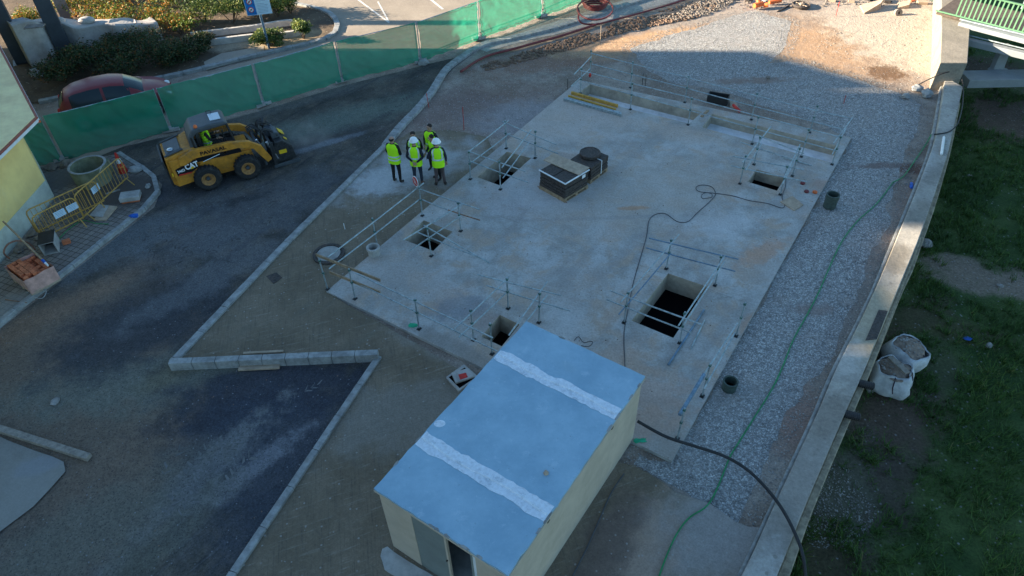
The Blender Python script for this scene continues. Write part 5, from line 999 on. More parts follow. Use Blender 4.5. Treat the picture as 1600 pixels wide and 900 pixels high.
# lift arms and side panels both sides
for s in (-1,1):
    y=.66*s
    L_('lift_arm','machine',lambda b:b.slab([(-1.35,1.05),(-1.30,1.32),(-.85,1.48),(.35,1.42),(.95,1.28),(1.30,1.00),(1.52,.45),(1.36,.35),(1.16,.70),(1.02,.98),(.55,1.15),(-.85,1.18),(-1.15,1.02)],XZ(y),.14))
    L_('arm_bracket','machine',lambda b:b.slab([(-1.60,.32),(-1.62,1.28),(-1.05,1.26),(-.84,1.0),(-.80,.70),(-1.10,.36)],XZ(.645*s),.10))
    L_('chassis_side','machine',lambda b:b.slab([(-.8,.45),(-.75,.95),(.9,.90),(.95,.45)],XZ(.545*s),.06))
    L_('gap_shade','decal_black',lambda b:b.slab([(-.80,.98),(-.80,1.17),(.05,1.14),(.10,1.00),(.20,1.12),(.62,1.10),(.64,.93)],XZ(.60*s),.05),bevel=0)  # black panel standing in for the shaded gap below the lift arm
    L_('hydraulic_cylinder','chrome',lambda b:b.cyl((-.62,.655*s,.96),(-.05,.655*s,1.08),.02,8),bevel=0)
    for x in (-WB/2,WB/2):
        Mw=Matrix.Rotation(R(90),3,'X'); c=(x,.78*s,.42)
        w=L_('wheel','tyre',lambda b:b.lathe([(.20,-.13),(.36,-.145),(.405,-.12),(.42,-.08),(.42,.08),(.405,.12),(.36,.145),(.20,.13)],c,32,Mw),bevel=0)
        def lugs(b):
            for k in range(22):
                a=2*math.pi*k/22; Mk=Matrix.Rotation(-a,3,'Y')
                for e in(-1,1): b.box(Vector(c)+Mk@Vector((.425,.06*e,0)),(.03,.12,.045),rot=Mk@Matrix.Rotation(.45*e,3,'X'))
        L_('tyre_tread','tyre',lugs,w,0)
        L_('rim','rim',lambda b:b.lathe([(0,.0),(.10,.0),(.10,.05),(.15,.06),(.19,.11),(.205,.14),(.225,.14),(.225,.10),(.225,-.1)],(x,.78*s,.42),24,Matrix.Rotation(R(90 if s<0 else -90),3,'X')),w,0)
        L_('hub','machinegrey',lambda b:b.cyl((x,.78*s,.42),(x,(.78+.075)*s,.42),.06,12),w,0)
# cab
cabp=[(-.72,1.05),(-.78,1.75),(-.60,2.02),(.35,2.05),(.48,1.95),(.60,1.2),(.60,1.0)]
L_('cab_roof','machinegrey',lambda b:b.slab([(-.82,1.80),(-.62,2.03),(-.1,2.09),(.42,2.06),(.52,1.96),(.42,1.93),(-.52,1.88),(-.70,1.72)],XZ(0),.98),bevel=.05)
L_('roof_hatch','chrome',lambda b:b.box((.18,0,2.085),(.34,.5,.02),rot=Matrix.Rotation(.04,3,'Y')))
L_('roof_handle','black',lambda b:b.tube([(.0,.36,2.06),(.0,.36,2.15),(.14,.36,2.15),(.14,.36,2.06)],.015,6),bevel=0)
L_('beacon','orangeplastic',lambda b:b.lathe([(0,0),(.065,0),(.06,.07),(.035,.11),(0,.12)],(-.48,-.38,2.03),14),bevel=0,smooth=True)
L_('work_light','decal_yellow',lambda b:b.box((.40,-.42,1.98),(.05,.10,.07)))
for s in(-1,1):
    L_('cab_pillar','black',lambda b:b.tube([(-.70,s*.46,1.05),(-.72,s*.46,1.8)],.04,6),bevel=0); L_('cab_pillar','black',lambda b:b.tube([(.58,s*.46,1.05),(.44,s*.46,1.95)],.035,6),bevel=0)
L_('cab_rear','machinegrey',lambda b:b.slab([(-.86,1.3),(-.80,1.82),(-.66,1.9),(-.62,1.2)],XZ(0),.96))
L_('seat','black',lambda b:(b.box((-.3,0,1.08),(.5,.5,.12)),b.box((-.52,0,1.35),(.12,.48,.5))),bevel=.03)
L_('cab_floor','black',lambda b:b.box((.0,0,.99),(1.2,.95,.04)))
def grid(b):
    for s in(-1,1):
        for k in range(1,11): x=-.66+k*.105; b.tube([(x,s*.475,1.1),(x,s*.475,1.9)],.005,4,caps=False)
        for k in range(1,9): z=1.1+k*.09; b.tube([(-.66,s*.475,z),(.5,s*.475,z)],.005,4,caps=False)
L_('side_guard','black',grid,bevel=0)
for s in(-1,1): L_('control_lever','black',lambda b:b.tube([(.25,s*.3,1.0),(.3,s*.3,1.4)],.025,6),bevel=0)
L_('red_box','red',lambda b:b.box((-.30,-.42,1.16),(.26,.06,.1)))
L_('tail_light','decal_yellow',lambda b:b.box((-1.64,-.70,.80),(.04,.02,.12)),bevel=0)
L_('front_frame','machinegrey',lambda b:(b.box((1.30,0,.45),(.08,1.25,.5)),b.cyl((1.2,-.62,.9),(1.2,.62,.9),.06,10)))
L_('hose_bundle','black',lambda b:[b.tube(spline([(1.05,y,1.2),(1.3,y+.05,1.25),(1.5,y,1.0),(1.62,y+.08,.8)],4),.022,6) for y in(.1,.2,.3,.42)],bevel=0)
for s in(-1,1): L_('tilt_cylinder','chrome',lambda b:b.cyl((1.22,s*.42,1.12),(1.42,s*.42,.55),.035,8),bevel=0)
# writing
def text(s,size,mat,parent,pos,rotm,name='lettering',ext_=.003,bold=0.012,sx=1.0):
    cu=D.curves.new('t','FONT'); cu.body=s; cu.size=size; cu.extrude=ext_; cu.offset=bold*size; cu.align_x='CENTER'; cu.align_y='CENTER'; to=D.objects.new('t',cu); COL.objects.link(to)
    dg=bpy.context.evaluated_depsgraph_get(); dg.update(); me=D.meshes.new_from_object(to.evaluated_get(dg)); D.objects.remove(to)
    me.transform(Matrix.Diagonal((sx,1,1,1))); me.transform(Matrix.Translation(pos)@rotm.to_4x4()); me.materials.clear(); me.materials.append(M[mat]); ob=D.objects.new(name,me); COL.objects.link(ob); ob.parent=parent; return ob
RS=Matrix(((1,0,0),(0,0,-1),(0,1,0)))     # text plane facing -y, upright
text('PAVASAL',.17,'decal_black',ld,Vector((-.22,-.735,1.295)),RS,bold=.03,sx=1.2)
dp=L_('side_decal','decal_black',lambda b:b.slab([(-1.50,.70),(-1.52,.96),(-.83,1.14),(-.80,.86),(-1.1,.70)],XZ(-.702),.006),bevel=0)
RT2=RS@Matrix.Rotation(.10,3,'Z')
text('CAT',.26,'decal_white',dp,Vector((-1.0,-.709,.955)),RT2,bold=.04,sx=.82); text('246D',.125,'decal_white',dp,Vector((-1.355,-.709,.865)),RT2,bold=.03,sx=.85)
L_('decal_triangle','decal_yellow',lambda b:b.slab([(-1.07,.845),(-.93,.865),(-.995,.945)],XZ(-.715),.004),dp,0)
L_('decal_stripe','red',lambda b:b.slab([(-1.49,.71),(-1.1,.70),(-1.02,.735),(-1.44,.76)],XZ(-.7075),.004),dp,0)
# planer attachment
pl=L_('planer_housing','darkmetal',lambda b:b.slab([(1.62,.12),(1.60,.60),(1.76,.92),(2.02,.95),(2.30,.64),(2.36,.18)],XZ(-.10),.95),bevel=.03)
for y in(-.66,.46): L_('planer_skid','machinegrey',lambda b:b.slab([(1.52,.02),(1.52,.14),(2.40,.16),(2.46,.08),(2.38,.02)],XZ(y),.06),pl)
L_('planer_motor','machinegrey',lambda b:(b.cyl((1.88,-.30,1.0),(1.88,.25,1.0),.14,14),b.cyl((1.88,.25,.95),(1.88,.62,.95),.09,12),b.box((1.78,.25,.98),(.3,.4,.24))),pl)
L_('planer_hose','black',lambda b:[b.tube(spline([(1.35,y,.9),(1.5,y+.04,1.28),(1.75,y+.08,1.2),(1.95,y,1.0)],5),.025,6) for y in(-.3,-.2,.3,.42,.52)],pl,0)
L_('planer_frame','darkmetal',lambda b:(b.box((1.60,-.05,.55),(.10,1.3,.8)),b.box((1.62,-.64,.5),(.12,.08,1.0)),b.box((1.66,.56,.7),(.1,.1,.9)),b.cyl((1.62,.45,1.1),(1.72,.62,1.3),.10,8)),pl)
L_('planer_arm','chrome',lambda b:b.cyl((1.50,-.62,1.05),(1.72,-.64,.35),.045,8),pl,0)
L_('warning_sticker','decal_yellow',lambda b:(b.box((1.95,-.579,.52),(.26,.006,.14)),b.box((2.17,-.30,.84),(.12,.1,.02),rot=Matrix.Rotation(.8,3,'Y'))),pl,0)
L_('planer_cover','decal_yellow',lambda b:b.box((2.13,.15,.90),(.22,.3,.02),rot=Matrix.Rotation(.75,3,'Y')),pl,0)
# dust-covered driver
sit=dict(pel=(0,0,.62),spi=(0,0,.80),che=(0,.02,.99),nck=(0,.02,1.145),hd0=(0,.03,1.22),hd1=(0,.04,1.30),hd2=(0,.03,1.375),shR=(.175,.02,1.07),shL=(-.175,.02,1.07),elR=(.24,.12,.84),elL=(-.24,.12,.84),wrR=(.25,.36,.86),wrL=(-.25,.36,.86),hpR=(.10,.04,.58),hpL=(-.10,.04,.58),knR=(.13,.44,.60),knL=(-.13,.44,.60),anR=(.13,.52,.22),anL=(-.13,.52,.22),toR=(.13,.66,.17),toL=(-.13,.66,.17))
drv=ld.matrix_world; pos=Vector((ctr.x,ctr.y,-.08))+fx*(-.28)+Vector((0,0,.60))
person(None,0,'driver in a yellow-green vest seated in the loader cab',HDG-math.pi/2,sit,top='blackcloth',legs='blackcloth',loc=pos,h=1.70,bands='h2',seat=True)
# ------------------------------------------------------------------ red car
M['carred']=NT('car_paint_red').done((.20,.022,.024),.38,None,0,.5); M['carglass']=NT('car_glass').done((.02,.03,.035),.18,None,0,.4)
cp=P(168,122,1.42); ch=R(24)
car=thing('car','red rounded hatchback parked behind the green fence','car',(cp.x,cp.y,-.08),ch)
def carsec(x):
    # half width, sill height, belt height, roof height, roof half width
    T=[(-1.98,.62,.40,.72,.80,.45),(-1.90,.74,.30,.86,1.02,.50),(-1.70,.82,.24,.93,1.26,.54),(-1.3,.85,.20,.95,1.43,.57),(-.7,.86,.20,.94,1.50,.60),(0,.86,.20,.93,1.49,.60),(.45,.86,.20,.92,1.40,.58),(.9,.85,.20,.92,1.15,.60),(1.15,.85,.22,.92,.98,.66),(1.5,.83,.25,.86,.92,.62),(1.85,.76,.30,.72,.78,.55),(2.05,.60,.38,.58,.62,.45)]
    for a,b in zip(T,T[1:]):
        if x<=b[0]: s=max(0,(x-a[0])/(b[0]-a[0])); return [a[i]+(b[i]-a[i])*s for i in range(1,6)]
    return list(T[-1][1:])
def cring(x,k=0):
    w,s,bl,rf,rw_=carsec(x); h=[(0,s),(w*.9,s),(w+k,s+.12),(w+k,(s+bl)/2),(w*.985+k,bl),((w+rw_)/2+.03+k,(bl+rf)/2+.02),(rw_+k,rf-.06),(rw_*.7,rf+k),(0,rf+.02+k)]
    return [(y,z) for y,z in h]+[(-y,z) for y,z in h[-2:0:-1]]
xs=[-1.98+.13*i for i in range(32)]; rings=[cring(x) for x in xs]; n=len(rings[0]); vs=[(x,y,z) for x,r in zip(xs,rings) for y,z in r]
fs=[(i*n+k,(i+1)*n+k,(i+1)*n+(k+1)%n,i*n+(k+1)%n) for i in range(len(xs)-1) for k in range(n)]+[tuple(range(n)),tuple((len(xs)-1)*n+k for k in range(n))[::-1]]
body=MB().add(vs,fs).build('body',M['carred'],car,smooth=True)
def glasspatch(x0,x1,i0,i1,name,mirror=True,mat='carglass'):
    m_=10
    for sgn in ((1,-1) if mirror else (1,)):
        vs=[];k=i1-i0+1
        for j in range(m_+1):
            x=x0+(x1-x0)*j/m_; r=cring(x,.006)[i0:i1+1]
            for a in range(k):
                y,z=r[a]; 
                vs.append((x,y*sgn,z+.003))
        fs=[(j*k+a,(j+1)*k+a,(j+1)*k+a+1,j*k+a+1) for j in range(m_) for a in range(k-1)]
        MB().add(vs,fs).build(name,M[mat],car,smooth=True)
glasspatch(-1.45,-.35,4,6,'side_window'); glasspatch(-.25,.62,4,6,'side_window')
glasspatch(.50,1.08,6,8,'windscreen'); glasspatch(-1.93,-1.66,6,8,'rear_window')
for x in (-1.25,1.3):
    for s in(-1,1):
        w=MB().lathe([(.15,-.10),(.28,-.11),(.31,-.07),(.31,.07),(.28,.11),(.15,.10)],(x,.80*s,.31),26,Matrix.Rotation(R(90),3,'X')).build('wheel',M['tyre'],car); MB().lathe([(0,.09),(.15,.1),(.2,.112)],(x,.80*s,.31),16,Matrix.Rotation(R(90 if s<0 else -90),3,'X')).build('rim',M['chrome'],w)
for s in(-1,1): MB().ell((1.90,.52*s,.66),(.12,.14,.09),10,6).build('headlight',M['white'],car,smooth=True); MB().ell((.62,.98*s,.98),(.07,.10,.06),8,6).build('mirror',M['carred'],car,smooth=True); MB().ell((-1.9,.62*s,.86),(.08,.1,.14),8,6).build('tail_light',M['red'],car,smooth=True)
# ------------------------------------------------------------------ columns, wavy wall, sign
M['column']=simple('dark_column',(.05,.06,.075),.6,.2,.15,2); M['columnlit']=simple('column_lit_tone',(.16,.16,.17),.6,.1,.15,2)  # second tone is the dark column with sunlight put into its colour
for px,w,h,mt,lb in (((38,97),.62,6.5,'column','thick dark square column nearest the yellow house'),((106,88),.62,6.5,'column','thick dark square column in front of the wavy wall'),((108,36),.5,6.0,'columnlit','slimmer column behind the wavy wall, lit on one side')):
    q=P(*px,-.1); t=thing('column',lb,'column',q,R(28)); MB().box((0,0,h/2),(w,w*.8,h)).build('shaft',M[mt],t,bevel=.02); MB().box((0,0,.02),(w+.25,w*.8+.25,.06)).build('base_plate',M['darkmetal'],t)
wv=thing('wavy_wall','wavy concrete sculpture wall with a hollow top behind the dark shrubs','sculptural wall',P(60,100,-.1)); o=wv.location
M['pinkc']=simple('warm_concrete',(.42,.38,.35),.85,0,.18,2,.2,((.28,.25,.23),.4),False)
base=spline([P(51,106,-.1),P(80,97,-.1),P(108,85,-.1),P(145,80,-.1),P(185,76,-.1),P(225,70,-.1),P(255,62,-.1)],8); nb=len(base); vs=[];TH=.75
for i,p in enumerate(base):
    s=i/(nb-1); d=(base[min(i+1,nb-1)]-base[max(i-1,0)]).normalized(); nn=Vector((-d.y,d.x,0)); h=(1.78 if s<.15 else 1.78-.75*min(1,(s-.15)/.3)-.35*max(0,s-.6)/.4)+.05*math.sin(s*20)*(s>.2); wob=.14*math.sin(s*24)*min(1,s*4)
    a=p+nn*wob; b=p+nn*(TH+.12*math.cos(s*24)+.1); 
    vs+=[(a.x,a.y,-.1),(a.x,a.y,h),(a.x+nn.x*.1,a.y+nn.y*.1,h+.05),(b.x-nn.x*.25,b.y-nn.y*.25,h+.05-.10*(math.sin(s*19)>.2)),(b.x,b.y,h),(b.x,b.y,-.1)]
fs=[(i*6+k,(i+1)*6+k,(i+1)*6+k+1,i*6+k+1) for i in range(nb-1) for k in range(5)]+[(0,1,2,3,4,5),tuple((nb-1)*6+k for k in(5,4,3,2,1,0))]
ob=MB(o).add(vs,fs).build('wall_body',M['pinkc'],wv,smooth=False,bevel=.03)
bm=bmesh.new(); bm.from_mesh(ob.data); bmesh.ops.recalc_face_normals(bm,faces=bm.faces); bm.to_mesh(ob.data); bm.free()
q=base[3]; 
hol=[P(36,44,1.86),P(66,41,1.86),P(70,36,1.86),P(42,37,1.86)]
MB(o).prism([(v.x,v.y) for v in hol],1.80,1.835).build('hollow',M['stonesdark'],wv)  # dark slab on the top paints the shaded inside of the hollow
for s_,w_ in ((.36,.5),(.52,.6)):
    p=base[int(s_*nb)]; d=(base[int(s_*nb)+1]-p).normalized(); nn=Vector((-d.y,d.x,0)); MB(o).ell(p+nn*.42+Vector((0,0,1.5-.7*(s_-.15)/1.0)),(w_*.6,.22,.17),14,8,Matrix.Rotation(math.atan2(d.y,d.x),3,'Z')).build('seat_bump',M['pinkc'],wv,smooth=True)
# blue park sign
q=P(421,77,-.1); sgn=thing('park_sign','blue and white notice board with two round prohibition symbols on a grey post','sign',q,R(12)); 
M['signblue']=simple('sign_blue',(.01,.16,.45),.4); M['signwhite']=simple('sign_white',(.55,.68,.78),.5,0,.05); M['textgrey']=flat((.22,.33,.42),.6,0,'sign_text')
MB().cyl((0,0,0),(0,0,3.1),.055,12).build('post',M['steel_blue'],sgn)
pnl=MB().box((.0,-.08,2.36),(1.06,.035,1.5)).build('panel',M['signwhite'],sgn,bevel=.004); MB().box((-.31,-.1005,2.36),(.40,.006,1.46)).build('blue_field',M['signblue'],pnl)
for z in (1.86,2.20,2.54,2.88):
    Mr=Matrix.Rotation(R(90),3,'X'); c=(-.31,-.104,z); MB().lathe([(0,0),(.115,0),(.115,.004),(0,.004)],c,22,Mr).build('symbol_disc',M['white'],pnl); MB().lathe([(.092,.0045),(.118,.0045),(.118,.008),(.092,.008),(.092,.0045)],c,22,Mr).build('symbol_ring',M['red'],pnl)
    MB().ell((-.31,-.110,z),(.045,.003,.028),8,5).box((-.285,-.110,z-.035),(.012,.004,.04)).box((-.33,-.110,z-.035),(.012,.004,.04)).build('symbol_figure',M['black'],pnl); MB().box((-.31,-.1145,z),(.018,.003,.20),rot=Matrix.Rotation(R(45),3,'Y')).build('symbol_bar',M['red'],pnl)
mb=MB(); rl=random.Random(5)
for k in range(22):
    if k in(7,14): continue
    w=rl.uniform(.3,.46); mb.box((.20-(.46-w)/2,-.1,1.70+k*.062),(w,.004,.014))
mb.build('text_lines',M['textgrey'],pnl)
# ------------------------------------------------------------------ barriers and things on the pavement
M['baryellow']=simple('yellow_barrier_paint',(.50,.29,.07),.5,0,.2,8,0,((.3,.13,.04),.5))
def barrier(a,b,label,h=1.0,plates=()):
    a=P(*a,0);b=P(*b,0); d=b-a; L=d.length; an=math.atan2(d.y,d.x); t=thing('pedestrian_barrier',label,'barrier',(a.x,a.y,0),an,'yellow pedestrian barriers on the pavement')
    fr=[(.0,0,.22),(.0,0,h-.14),(.04,0,h-.04),(.14,0,h),(L-.14,0,h),(L-.04,0,h-.04),(L,0,h-.14),(L,0,.22)]
    MB().tube(fr+[fr[0]],.021,8).build('frame',M['baryellow'],t,smooth=True)
    k=int(L/.14); 
    for j in range(1,k): MB().cyl((L*j/k,0,.22),(L*j/k,0,h),.009,6).build('bar',M['baryellow'],t)
    for x in (.12,L-.12): MB().tube([(x,-.24,.0),(x,-.03,.24),(x,.03,.24),(x,.24,.0)],.017,6).build('foot',M['baryellow'],t)
    for x in plates:
        pp=MB().box((x,-.016,h*.70),(.34,.006,.22)).build('plate',M['signwhite'],t); mb=MB()
        for r_ in range(4): mb.box((x,-.0205,h*.70+.07-r_*.045),(.26-.03*r_,.003,.012))
        mb.build('print',M['textgrey'],pp)
    return t
barrier((72,381),(135,348),'yellow pedestrian barrier in front on the left, with two white notices',plates=(.75,1.15))
barrier((136,347),(204,285),'yellow pedestrian barrier in front on the right, reaching the traffic cone',plates=(.85,))
barrier((63,371),(167,322),'yellow pedestrian barrier standing behind the two front ones',plates=())
q=P(194,270,-.05); cn=thing('traffic_cone','tall red traffic cone with a white band behind the barrier','traffic cone',q)
MB().box((0,0,.02),(.40,.40,.04)).build('base',M['black'],cn,bevel=.02); MB().lathe([(.16,.04),(.15,.06),(.035,.78),(.03,.80),(0,.80)],(0,0,0),20).build('body',M['red'],cn,smooth=True); MB().lathe([(.093,.42),(.068,.58)],(0,0,0),20).build('band',M['white'],cn,smooth=True); MB().lathe([(.125,.22),(.128,.22),(.112,.32),(.109,.32)],(0,0,0),20).build('orange_band',M['orangeplastic'],cn,smooth=True)
q=P(148,282,0); rg=thing('concrete_ring','wide open concrete manhole ring with a mossy side','concrete ring',(q.x,q.y,-.05)); 
M['mossy']=simple('mossy_concrete',(.20,.21,.13),.9,0,.3,3,.2,((.30,.28,.24),.7))
MB().lathe([(.47,0),(.56,0),(.60,.66),(.60,.68),(.53,.68),(.48,.0)],(0,0,0),40).build('ring',M['mossy'],rg); MB().lathe([(.525,.6805),(.605,.6805),(.605,.69),(.525,.69),(.525,.6805)],(0,0,0),40).build('rim',M['kerb'],rg)
q=P(172,268,0); tag(MB(q).tube([q,q+Vector((0,0,.45))],.13,14).build('pipe_piece',M['mossy'],smooth=False),'narrow upright pipe between the concrete ring and the cone','pipe')
qq=P(150,270,0); tag(MB(qq).tube([P(152,280,.0),P(158,262,.9)],.012,6).build('rod',M['white']),'thin pale rod leaning inside the concrete ring','rod')
rock((105,258),.24,0,'grey rubble lump by the fence left of the ring',seed=20,mat='stonesdark'); rock((80,262),.26,0,'long grey rubble lump beside the yellow house corner',seed=21,mat='stonesdark',sq=.35); rock((212,267),.26,0,'lump of dried mortar between the cone and the kerb',seed=22,mat='kerb',sq=.4); rock((232,292),.12,0,'pale stone on the inside of the kerb curve',seed=23,mat='kerb')
q=P(206,312,0); bk=thing('hatch_block','concrete hatch block with a brick base beside the curved kerb','concrete block',(q.x,q.y,0),R(12)); MB().box((0,0,.14),(.62,.42,.16)).build('lid',M['concrete'],bk,bevel=.02); MB().box((0,0,.03),(.56,.36,.06)).build('base',M['brick'],bk,bevel=.01)
board([(147,345),(166,322),(184,324),(166,345)],.0,.05,'woodpale','board','pale board on the pavement in front of the barriers, right one','board'); board([(140,338),(155,320),(170,322),(160,340)],.055,.03,'concrete','slab_piece','grey paving slab under the boards','slab')
planks('plank','thin bar lying on the pavement behind the right barrier','bar',(165,304),(188,297),.04,.04,0,'kerb')
tag(MB(P(209,337)).ell(P(209,337,.05),(.16,.09,.07),10,6,None,.5,4).build('bag',M['bluec']),'crumpled blue plastic bag by the kerb','bag')
tubething('hose',[(88,378),(105,360),(128,345),(150,349),(170,350)],.012,'green_hose','thin green hose on the pavement under the barriers','hose',0,None,6)
q=P(82,388,0); bx=thing('box_section','open-ended square concrete section lying on its side','concrete box',(q.x,q.y,0),R(22)); mb=MB(); w=.42; th=.03; l=.62
mb.box((0,0,th/2),(w,l,th)).box((0,0,w-th/2),(w,l,th)).box((-w/2+th/2,0,w/2),(th,l,w-2*th-.002)).box((w/2-th/2,0,w/2),(th,l,w-2*th-.002)); mb.build('shell',M['concrete'],bx,bevel=.006); MB().box((0,.2,w/2),(w-2*th-.01,.02,w-2*th-.01)).build('back',M['pit'],bx); MB().box((0,0,w+.012),(w+.02,l+.02,.02)).build('top_board',M['black'],bx)  # black plate inside the shell is added for the darkness of its interior
q=P(105,380,0); tag(MB(q).box(q+Vector((0,0,.06)),(.22,.14,.12),.5).build('brick_block',M['brick'],bevel=.01),'single orange brick lying beside the square concrete section','brick')
# brick pallet wrapped in film
r0,r1,r2,r3=P(0,425,.5),P(47,437,.5),P(92,412,.5),P(48,392,.5); ex=r1-r0; ey=r2-r1; c=(r0+r2)/2
bp=thing('brick_pallet','pallet of orange bricks half wrapped in plastic film on the pavement','brick pallet',(c.x,c.y,0),math.atan2(ey.y,ey.x)); Lx,Ly=ey.length,ex.length
mb=MB(); [mb.box((0,k*(Ly/2-.06),.05),(Lx,.1,.09)) for k in(-1,0,1)]; mb.box((0,0,.11),(Lx,Ly,.025)); mb.build('pallet',M['woodpale'],bp)
mb=MB(); nx,ny=6,9; rb=random.Random(2)
for lay in range(4):
    for i in range(nx):
        for j in range(ny):
            if lay==3 and (i>2 or rb.random()<.12): continue
            if lay==2 and i>3 and rb.random()<.25: continue
            mb.box((-Lx/2+.05+(i+.5)*(Lx-.1)/nx,-Ly/2+.05+(j+.5)*(Ly-.1)/ny,.125+.12*lay+.06),((Lx-.1)/nx-.012,(Ly-.1)/ny-.012,.11),rb.uniform(-.03,.03))
mb.build('bricks',M['brick'],bp); 
def filmmesh():
    mb=MB(); n=60; vs=[]
    per=[]
    for k in range(n):
        s=k/n*4; e=int(s); f=s-e; cs=[(-Lx/2,-Ly/2),(Lx/2,-Ly/2),(Lx/2,Ly/2),(-Lx/2,Ly/2)]; a=cs[e%4];b=cs[(e+1)%4]; per.append((a[0]+(b[0]-a[0])*f,a[1]+(b[1]-a[1])*f))
    for lv,zz in enumerate((.08,.2,.34,.46,.55)):
        for k,(x,y) in enumerate(per):
            g=1+.02*noise.noise(Vector((x*5,y*5,zz*6))); vs.append((x*g,y*g,zz+(.05*noise.noise(Vector((x*3,y*3,2))) if lv==4 else 0)))
    return mb.add(vs,[(l*n+k,l*n+(k+1)%n,(l+1)*n+(k+1)%n,(l+1)*n+k) for l in range(4) for k in range(n)]).build('film',M['film'],bp,smooth=True)
filmmesh()
hp=[P(5,346,1.15),P(70,410,.62)]; st=thing('broom_handle','long wooden handle with a blue collar leaning over the brick pallet','handle',hp[1]); MB(hp[1]).tube([hp[0],hp[1]],.028,8).build('shaft',M['wood'],st); d=(hp[1]-hp[0]).normalized(); MB(hp[1]).cyl(hp[1]-d*.12,hp[1]+d*.02,.04,10).build('collar',M['bluec'],st); MB(hp[1]).cyl(hp[1]+d*.02,hp[1]+d*.16,.03,10).build('tip',M['white'],st)
tubething('hose',[(15,404,.1),(6,395,.35),(12,382,.5),(28,376,.45),(45,380,.2),(55,390,.02)],.025,'brownhose','brown hose arching between the house wall and the brick pallet','hose',0)
for i,(a,s) in enumerate((((52,366),.2),((38,384),.24),((62,372),.16),((30,392),.18))): rock(a,s,0,['dark rubble lump behind the box section','dark rubble lump against the house wall by the handle','small rubble lump under the left barrier','rubble lump under the brown hose'][i],seed=30+i,mat='stonesdark',sq=.4)
tubething('rod',[(8,468),(42,473)],.012,'rusty','thin rod with a red end lying on the pavement','rod',0)
tubething('wire_coil',[(40,458),(60,450),(72,455),(66,466),(52,464)],.012,'kerb','pale strap curled at the corner of the brick pallet','strap',.02)
# ------------------------------------------------------------------ big bags on the meadow
M['bagwhite']=simple('woven_bag',(.50,.51,.52),.8,0,.2,5,.5,((.36,.33,.28),.55)); M['bagfill']=simple('rubble_fill',(.24,.18,.14),.9,0,.35,6,.4); M['strapdark']=simple('dark_strap',(.05,.03,.05),.8)
def bigbag(px,label,tilt,seed,boardon=False):
    q=P(*px,-1.15); t=thing('big_bag',label,'bulk bag',(q.x,q.y,-2.0),tilt); t.scale=(.93,.93,.80); t.rotation_euler=(R(5 if seed==1 else -3),R(7),tilt); n=36; vs=[]; prof=[(.36,0),(.47,.12),(.54,.36),(.55,.62),(.50,.86),(.455,.97),(.43,.93)]
    for r,z in prof:
        for k in range(n):
            w=2*math.pi*k/n; sq=1/(abs(math.cos(w))**3+abs(math.sin(w))**3)**(1/3); rr=r*sq*(1+.24*noise.noise(Vector((math.cos(w)*2,math.sin(w)*2,z*2+seed)))); vs.append((rr*math.cos(w),rr*math.sin(w),z+(.16*noise.noise(Vector((math.cos(w)*1.5,math.sin(w)*1.5,seed))) if z>.8 else 0)+.02*noise.noise(Vector((w*6,z*3,seed)))))
    MB().add(vs,[(i*n+k,i*n+(k+1)%n,(i+1)*n+(k+1)%n,(i+1)*n+k) for i in range(len(prof)-1) for k in range(n)]).build('bag',M['bagwhite'],t,smooth=True)
    MB().ell((0,0,.88),(.46,.46,.12),24,9,None,.35,seed).build('rubble_fill',M['bagfill'],t)
    rr=random.Random(seed); mb=MB()
    for k in range(60): a=rr.uniform(0,6.28); d=rr.random()**.5*.34; s=rr.uniform(.02,.05); mb.ell((d*math.cos(a),d*math.sin(a),.985-.05*d),(s,s*.8,s*.6),5,4,Matrix.Rotation(a,3,'Z'),.4,k)
    mb.build('fill_stones',M['stones'],t,kind='stuff')
    for a in (.2,1.77,3.34,4.91): MB().tube([(.40*math.cos(a),.40*math.sin(a),.99),(.50*math.cos(a),.50*math.sin(a),.86),(.565*math.cos(a),.565*math.sin(a),.6),(.56*math.cos(a+.1),.56*math.sin(a+.1),.35)],.016,5).build('strap',M['strapdark'],t)
    return t
bigbag((1419,537),'upper white bulk bag full of rubble standing in the meadow by the wall',.4,1)
bigbag((1401,575),'lower white bulk bag full of rubble with a board on top, by the wall',1.0,2)
q=P(1404,570,-1.06); tag(MB(q).box(q,(.16,.62,.05),.35).build('board',M['woodgrey'],bevel=.005),'grey board lying on the rubble in the lower bulk bag','board')
q=P(1392,604,-2); tag(MB(q).box(q+Vector((0,0,.08)),(.4,.22,.14),.2).build('crate',M['pipe_green'],bevel=.02),'teal crate half hidden under the lower bulk bag','crate')
# ------------------------------------------------------------------ footbridge upper right
M['bridgegreen']=simple('green_railing_paint',(.10,.22,.12),.6,0,.15); M['bridgec']=simple('bridge_concrete',(.25,.27,.28),.8,0,.12,1.5,.1,((.25,.27,.26),.4),False); M['bridgedark']=simple('bridge_soffit',(.10,.075,.06),.9)
fb=thing('footbridge','footbridge with a green slatted railing and white edge beams at the upper right corner','bridge',P(1560,60,1.0)); o=fb.location
def beam(a,b,za,w,h,name,mat,par=fb,bev=.02):
    A=P(*a,za);B=P(*b,za); A,B=A-(B-A)*.0,B+(B-A)*.9; d=B-A; an=math.atan2(d.y,d.x); return MB(o).box((A+B)/2,(d.length,w,h),an).build(name,M[mat],par,bevel=bev)
beam((1500,36),(1600,62),1.05,.40,.18,'edge_beam','bridgec'); beam((1500,30),(1600,54),1.2,.10,.06,'kerb_angle','steel'); beam((1500,62),(1600,86),.55,.30,.25,'lower_beam','bridgec'); beam((1500,52),(1600,76),.72,.06,.05,'conduit','steel')
beam((1505,124),(1600,122),-.5,.9,.35,'cross_beam','bridgec')
